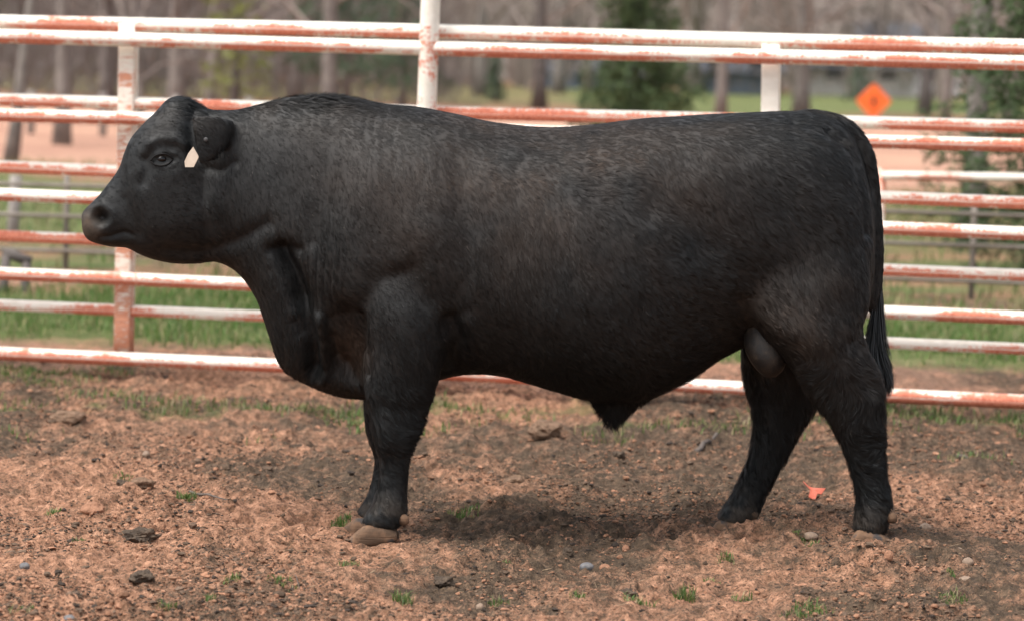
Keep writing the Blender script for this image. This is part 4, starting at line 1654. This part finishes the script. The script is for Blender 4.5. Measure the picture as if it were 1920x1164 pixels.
def bare_tree(px, D, h, r, label, seed, mb_=mbark, mt=mtwig, lean=0.0, group='bare trees beyond the pen', depth=2, kids=7):
    rng = np.random.default_rng(seed)
    x = XAT(px, D)
    base = np.array([x, D - 10, 0.0])
    t_ = thing('bare_tree', label, 'tree', tuple(base), group)
    n = 10
    pts = [base + np.array([lean * h * i / n + .03 * rng.normal() * i / n, 0.03 * rng.normal(), h * .9 * i / n - .05]) for i in range(n + 1)]
    m1 = MB()
    m1.tube(pts, np.linspace(r, r * .4, n + 1) * np.r_[1.35, np.ones(n)], 10)
    m1.build('trunk', mb_, t_, True)
    m2 = MB()
    for k in range(kids * 2):
        f = rng.uniform(.12 if D > 55 else .5, .98)
        i = min(n - 1, int(f * n))
        q = pts[i] + (pts[i + 1] - pts[i]) * (f * n - i)
        az = rng.uniform(0, 6.28)
        branches(m2, q, np.array([math.cos(az) * .9, math.sin(az) * .9, .55]), h * rng.uniform(.2, .36) * (1.1 - .5 * f), r * .32, depth, rng, 4, 5)
    m2.build('crown', mt, t_, False)
    return t_


def conifer(px, D, h, wid, label, seed, mat=mneedle, tr=.12, bottom=.08, dens=1.0, cat='tree', name='spruce_tree', x=None, droop=-.15, pw=1.0, fine=1.0):
    rng = np.random.default_rng(seed)
    x = XAT(px, D) if x is None else x
    base = np.array([x, D - 10, 0.0])
    t_ = thing(name, label, cat, tuple(base), 'conifers beyond the pen')
    m1 = MB()
    m1.tube([base + np.array([0, 0, h * i / 8 - .05 * (i == 0)]) for i in range(9)], np.linspace(tr, .01, 9), 8)
    m1.build('trunk', mbarkd, t_, True)
    V, T = [], []
    nb_ = int(110 * dens)
    for k in range(nb_):
        f = bottom + (1 - bottom) * (k + rng.random()) / nb_
        z0 = h * f
        L = wid / 2 * (1 - f) ** pw * rng.uniform(.6, 1.15) + .08
        az = k * 2.399 + rng.normal(0, .3)
        d = np.array([math.cos(az), math.sin(az), droop])
        nn_ = int(max(10, 95 * L / (wid / 2) * dens ** .3))
        s_ = rng.random(nn_) ** .8
        p = base + np.array([0, 0, z0]) + d * (s_ * L)[:, None]
        p[:, 2] += .20 * L * s_ ** 2
        sidev = np.array([-math.sin(az), math.cos(az), 0])
        p += sidev * (rng.normal(0, .22, nn_) * L * (1.05 - s_) * .9 + rng.normal(0, .03, nn_))[:, None]
        p[:, 2] += rng.normal(-.02, .05, nn_) * (.5 + L)
        # needle sprays: thin triangles
        dd = d[None] * .6 + rng.normal(0, .6, (nn_, 3))
        dd /= np.linalg.norm(dd, axis=1)[:, None]
        ln = fine * rng.uniform(.10, .22, nn_)[:, None] * (wid / 3.0) ** .5
        wv = np.cross(dd, rng.normal(0, 1, (nn_, 3)))
        wv /= np.linalg.norm(wv, axis=1)[:, None]
        wv *= ln * .17
        V.append(np.stack([p - wv, p + wv, p + dd * ln], 1))
    V = np.concatenate(V)
    mesh_np('crown', V.reshape(-1, 3), np.arange(len(V) * 3).reshape(-1, 3), mat, t_, False)
    return t_


# conifers
conifer(1180, 58, 5.0, 3.1, 'full green spruce standing behind the bull\'s back', 701, bottom=.04, dens=1.5, pw=1.0, droop=-.1)
conifer(430, 62, 7.5, 2.3, 'thin yellow-green pine above the bull\'s head at left', 702, mneedley, bottom=.1, dens=.55, name='pine_tree')
conifer(640, 75, 9, 4.2, 'dark blue-green cedar right of the thin pine at left', 703, mneedleb, bottom=.12, dens=.8, name='cedar_tree')
conifer(745, 85, 8, 2.8, 'dark cedar just left of the tall white post', 704, mneedleb, bottom=.1, dens=.7, name='cedar_tree')
conifer(918, 110, 2.4, 1.0, 'small dark cedar right of the tall white post', 705, mneedleb, bottom=.02, dens=.5, name='cedar_tree')
conifer(1945, 23.5, 5.5, 1.9, 'green spruce with drooping boughs at the right edge', 706, mneedle, bottom=.05, dens=2.2, pw=.45, droop=-.35, fine=.6)
conifer(1600, 130, 3.0, 1.8, 'small cedar in the distance left of the orange sign', 707, mneedleb, dens=.4, name='cedar_tree')
conifer(20, 120, 9, 4.0, 'dark cedar in the distance at the left edge', 708, mneedleb, dens=.6, name='cedar_tree')

# bare trees
bt_ = [
    (108, 48, 9, .13, 'bare grey tree near the left edge above the fence', mbark, mtwig, .01),
    (12, 40, 8, .09, 'leaning pale bare tree at the far left edge', mbark, mtwig, .10),
    (322, 66, 11, .20, 'broad grey trunk left of the bull\'s poll', mbark, mtwigd, 0),
    (385, 70, 10, .14, 'bare pale tree just right of the bull\'s poll', mbark, mtwig, .03),
    (258, 58, 9, .08, 'thin bare tree with slanting limbs left of the bull\'s poll', mbark, mtwig, -.08),
    (606, 60, 11, .16, 'mauve-grey trunk between the pine and the cedars', mbark, mtwig, 0),
    (540, 90, 10, .2, 'grey bare tree behind the dark neck hump', mbark, mtwigd, .02),
    (190, 75, 10, .2, 'dark bare tree at left beyond the fence', mbarkd, mtwigd, 0),
    (1150 - 150, 95, 11, .22, 'brown bare tree left of the full spruce', mbarkd, mtwig, 0),
    (890, 120, 12, .25, 'grey bare tree right of the tall post', mbark, mtwig, 0),
    (1035, 140, 13, .3, 'distant bare tree left of the full spruce', mbark, mtwig, .02),
    (1340, 85, 11, .17, 'grey trunk behind the bull\'s hips', mbark, mtwig, 0),
    (1490, 95, 11, .26, 'wide pale trunk just right of the short white post', mbark, mtwig, 0),
    (1722, 105, 11, .24, 'dark trunk above the orange sign to the right', mbarkd, mtwigd, 0),
    (1760, 88, 11, .16, 'thin grey trunk right of the orange sign', mbark, mtwig, 0),
    (1822, 27, 8, .115, 'grey trunk standing behind the rails at right', mbark, mtwig, 0),
    (1880, 70, 11, .2, 'bare tree behind the spruce at the right edge', mbark, mtwig, 0),
    (1290, 150, 13, .3, 'distant bare tree right of the full spruce', mbark, mtwig, 0),
]
for i, (px, D_, h_, r_, lab, m1_, m2_, ln) in enumerate(bt_):
    bare_tree(px, D_, h_, r_, lab, 800 + i, m1_, m2_, ln)

# far woods: one uncountable mass of stems and twigs
rw = np.random.default_rng(900)
mw = MB()
for k in range(520):
    D_ = rw.uniform(150, 215)
    x_ = rw.uniform(-60, 60)
    h_ = rw.uniform(9, 15)
    r_ = rw.uniform(.08, .28)
    ln = rw.normal(0, .05)
    mw.tube([(x_ + ln * z_, D_ - 10, z_) for z_ in (0, h_ * .5, h_)], (r_, r_ * .7, r_ * .2), 5, cap=False)
n = 70000
x_ = rw.uniform(-62, 62, n)
D_ = rw.uniform(148, 216, n)
z_ = rw.uniform(.2, 13, n)
p = np.stack([x_, D_ - 10, z_], 1)
dd = rw.normal(0, 1, (n, 3))
dd[:, 2] = np.abs(dd[:, 2]) + .3
dd /= np.linalg.norm(dd, axis=1)[:, None]
L_ = rw.uniform(.6, 2.2, n)[:, None]
wv = np.cross(dd, rw.normal(0, 1, (n, 3)))
wv /= np.linalg.norm(wv, axis=1)[:, None]
V = np.stack([p - wv * .04, p + wv * .04, p + dd * L_], 1)
mw.add(V.reshape(-1, 3), None, np.arange(n * 3).reshape(-1, 3))
mwoods = simple_mat('winter_woods', (.13, .105, .09), (.30, .25, .215), .12, .95, 0, detail=6)
wo_ = mw.build('woods', mwoods, None, False)
tag(wo_, 'brown leafless woods along the horizon', 'woods', kind='stuff')

# nearer brush on the left
rb = np.random.default_rng(910)
mw = MB()
n = 42000
D_ = rb.uniform(84, 104, n)
x_ = rb.uniform(-26, -2.0, n) + rb.normal(0, .5, n)
z_ = rb.uniform(0, 6.5, n) ** 1.0
ok = rb.random(n) < np.clip(.75 + fbm(x_ * .5, D_ * .2, z_ * .3, seed=911), .2, 1)
x_, D_, z_ = x_[ok], D_[ok], z_[ok]
n = len(x_)
p = np.stack([x_, D_ - 10, z_], 1)
dd = rb.normal(0, .55, (n, 3))
dd[:, 2] = np.abs(dd[:, 2]) + .7
dd /= np.linalg.norm(dd, axis=1)[:, None]
L_ = rb.uniform(.4, 1.5, n)[:, None]
wv = np.cross(dd, rb.normal(0, 1, (n, 3)))
wv /= np.linalg.norm(wv, axis=1)[:, None]
V = np.stack([p - wv * .022, p + wv * .022, p + dd * L_], 1)
mw.add(V.reshape(-1, 3), None, np.arange(n * 3).reshape(-1, 3))
br_ = mw.build('brush', simple_mat('grey_brush', (.09, .078, .072), (.21, .18, .165), .25, .95, 0, detail=5), None, False)
tag(br_, 'grey leafless brush beyond the red field at left', 'brush', kind='stuff')

# wooded hillside behind
hx = np.linspace(-900, 900, 90)
hy = np.linspace(208, 700, 30)
HX, HY = np.meshgrid(hx, hy)
HZ = -1 + 75 * sstep(205, 420, HY) + 6 * fbm(HX * .01, HY * .01, octv=4, seed=950) * sstep(210, 300, HY)
idx = np.arange(HX.size).reshape(HX.shape)
hq = np.stack([idx[:-1, :-1], idx[:-1, 1:], idx[1:, 1:], idx[1:, :-1]], -1).reshape(-1, 4)
mhill = simple_mat('leafless_hillside', (.14, .115, .10), (.33, .28, .24), .06, 1.0, 0, detail=8)
hill = mesh_np('hills', np.stack([HX.ravel(), HY.ravel(), HZ.ravel()], 1), hq, mhill, None, True)
tag(hill, 'brown wooded hillside closing the view', kind='structure')

# ---- orange diamond sign
Ds = 85.0
sg = P(1638, 190, Ds - 10)
sign = thing('road_sign', 'orange diamond warning sign standing by the far field', 'sign', (sg[0], sg[1], 0))
msg, nt, b = new_mat('orange_sheeting')
b.inputs['Base Color'].default_value = (.95, .22, .03, 1)
nt.links.new(ramp(nt, noise(nt, objco(nt), 3, 3), [(.3, (.85, .13, .02)), (.7, (.95, .18, .03))]), b.inputs['Base Color'])
b.inputs['Roughness'].default_value = .4
hs = .52
m_ = MB()
cn = np.array([sg[0], sg[1], sg[2]])
ou = []
for cx_, cz_ in ((0, 1), (1, 0), (0, -1), (-1, 0)):
    for s_ in (-.12, .12):
        # rounded corners
        tx, tz = -cz_, cx_
        ou.append(cn + np.array([(cx_ * (1 - .08) + tx * s_ * -1 * .7) * hs, 0, (cz_ * (1 - .08) + tz * s_ * -1 * .7) * hs]))
ou = np.array(ou)
cent = ou - cn
order = np.argsort(np.arctan2(cent[:, 2], cent[:, 0]))
ou = ou[order]
ba = ou + np.array([0, .02, 0])
n = len(ou)
m_.add(np.vstack([ou, ba, cn, cn + np.array([0, .02, 0])]), [[i, (i + 1) % n, n + (i + 1) % n, n + i] for i in range(n)],
       [[2 * n, (i + 1) % n, i] for i in range(n)] + [[2 * n + 1, n + i, n + (i + 1) % n] for i in range(n)])
m_.build('sign_panel', msg, sign, False)
mblk = simple_mat('black_marking', (.02, .02, .02), (.04, .04, .04), 5, .6, 0)
m_ = MB()
c2 = cn + np.array([0, -.02, .01])
m_.tube([c2 + np.array([0, 0, -.11]), c2 + np.array([.0, 0, .05])], .055, 8)
m_.tube([c2 + np.array([0, 0, .09]), c2 + np.array([.0, 0, .14])], .045, 8)
m_.tube([c2 + np.array([-.04, 0, -.05]), c2 + np.array([.045, 0, -.03])], .013, 8)
m_.build('sign_symbol', mblk, sign, False)
m_ = MB()
for s_ in (-.04, .04):
    m_.tube([cn + np.array([s_, .05, -cn[2]]), cn + np.array([s_, .05, .3])], .025, 8)
m_.build('sign_post', simple_mat('sign_steel', (.25, .25, .25), (.4, .4, .4)), sign, False)

# ---- distant houses, pole
mwall = simple_mat('white_siding', (.62, .62, .64), (.75, .75, .76), 1, .7, 0)
mroof = simple_mat('dark_roof', (.07, .075, .09), (.12, .13, .15), 1, .8, 0)
mwin = simple_mat('window_glass', (.03, .035, .045), (.06, .07, .08), 1, .2, 0)


def box(mb, lo, hi):
    lo, hi = np.array(lo, float), np.array(hi, float)
    V = np.array([[x, y, z] for x in (lo[0], hi[0]) for y in (lo[1], hi[1]) for z in (lo[2], hi[2])])
    Q = [[0, 1, 3, 2], [4, 6, 7, 5], [0, 4, 5, 1], [2, 3, 7, 6], [0, 2, 6, 4], [1, 5, 7, 3]]
    mb.add(V, Q)


def house(px, D_, w, dpt, hw_, hr, label, mw_):
    x0 = XAT(px, D_)
    base = (x0, D_ - 10, 0)
    t_ = thing('house', label, 'house', base, 'houses far beyond the fields')
    m_ = MB(); box(m_, (x0 - w / 2, D_ - 10, -.1), (x0 + w / 2, D_ - 10 + dpt, hw_)); m_.build('wall', mw_, t_, False)
    m_ = MB()
    a, b_ = x0 - w / 2 - .4, x0 + w / 2 + .4
    y0, y1 = D_ - 10.4, D_ - 10 + dpt + .4
    ym = (y0 + y1) / 2
    V = [(a, y0, hw_ + .01), (b_, y0, hw_ + .01), (b_, y1, hw_ + .01), (a, y1, hw_ + .01), (a, ym, hw_ + hr), (b_, ym, hw_ + hr)]
    m_.add(V, [[0, 1, 5, 4], [2, 3, 4, 5], [3, 2, 1, 0]], [[0, 4, 3], [1, 2, 5]])
    m_.build('roof', mroof, t_, False)
    nw = max(2, int(w / 3))
    for k in range(nw):
        xw = x0 - w / 2 + w * (k + .5) / nw
        m_ = MB(); box(m_, (xw - .5, D_ - 10.04, 1.0), (xw + .5, D_ - 10 + .05, 2.1)); m_.build('window', mwin, t_, False)


house(1690, 175, 6.0, 7, 2.6, 1.8, 'pale house in the trees above the orange sign', mwall)
house(1095, 165, 5.0, 6, .9, .9, 'low dark-roofed shed left of the full spruce', simple_mat('blue_siding', (.18, .24, .33), (.25, .32, .42), 1, .7, 0))
house(1368, 160, 4.5, 6, 1.2, 1.0, 'low dark shed behind the bull\'s hips', simple_mat('slate_siding', (.10, .12, .15), (.16, .18, .22), 1, .7, 0))
house(1600, 168, 6, 6, 1.6, 1.0, 'low grey outbuilding left of the orange sign', simple_mat('grey_siding', (.30, .28, .27), (.42, .4, .38), 1, .7, 0))

# ---- far fences
mwood = simple_mat('weathered_wood', (.20, .175, .16), (.36, .33, .30), 4, .9, .3, .01)
mdkw = simple_mat('dark_wood', (.07, .06, .055), (.14, .12, .11), 4, .9, .3, .01)


mwoodf = simple_mat('brown_grey_wood', (.15, .125, .105), (.24, .21, .18), 4, .9, .3, .01)


def far_fence(x0, x1, D0, D1, hs_, label, npost, mat, r=.04, name='rail_fence', hp=1.35):
    a, b_ = np.array([x0, D0 - 10, 0.]), np.array([x1, D1 - 10, 0.])
    t_ = thing(name, label, 'fence', tuple((a + b_) / 2), 'fences beyond the pen')
    for h_ in hs_:
        m_ = MB()
        m_.tube([a + np.array([0, 0, h_]), (a + b_) / 2 + np.array([0, 0, h_ + .01]), b_ + np.array([0, 0, h_])], r, 8)
        m_.build('rail', mat, t_, True)
    for k in range(npost):
        q = a + (b_ - a) * k / (npost - 1)
        m_ = MB()
        m_.tube([q + np.array([0, .05, -.1]), q + np.array([0, .05, hp])], r * 1.4, 8)
        m_.build('post', mat, t_, True)


far_fence(-7.5, 7.5, 21.5, 20.3, (.15, .40, .62), 'low grey weathered rail fence nearest behind the pen', 8, mwoodf, .015, hp=.70)
far_fence(-14, -3.4, 54, 52, (.3, .62), 'far grey rail fence across the red field at left', 9, mwood, .05, hp=.8)
# white pipe rail right behind at the right
a = P(1655, 330, 10.0)
b_ = P(2250, 339, 10.2)
wr = thing('pipe_gate', 'blurred white pipe rail seen between the rails at right', 'gate', (float((a[0] + b_[0]) / 2), 10.0, 0))
mwp = rust_mat('faded_white_pipe', -.05)
m_ = MB(); m_.tube([a + (b_ - a) * t_ for t_ in np.linspace(-.0, 1, 8)], .03, 12); m_.build('rail', mwp, wr, True)
for q in (a, b_):
    m_ = MB(); m_.tube([np.array([q[0], q[1] + .06, -.1]), np.array([q[0], q[1] + .06, q[2] + .05])], .03, 12); m_.build('post', mwp, wr, True)

# dark wooden trestle at the far left
tr_ = G(28, 553)
tb = thing('wooden_trestle', 'dark wooden trestle standing in the grass at far left', 'trestle', tuple(tr_))
Yt = tr_[1]
m_ = MB(); m_.tube([P(6, 472, Yt), P(58, 492, Yt)], .035, 8); m_.build('beam', mdkw, tb, True)
for (x1_, y1_), (x2_, y2_) in [((12, 474), (6, 553)), ((50, 490), (46, 556))]:
    for dy in (-.12, .12):
        m_ = MB(); m_.tube([P(x1_, y1_, Yt), P(x2_, y2_ - (4 if dy > 0 else 0), Yt + dy)], .03, 8); m_.build('leg', mdkw, tb, True)
# grey post at far left
q = G(22, 455)
o_ = MB(); o_.tube([q + np.array([0, 0, -.1]), P(30, 330, q[1])], .05, 10)
o = o_.build('fence_post', mwood, None, True, loc=tuple(q))
tag(o, 'leaning grey post in the pasture at far left', 'post')
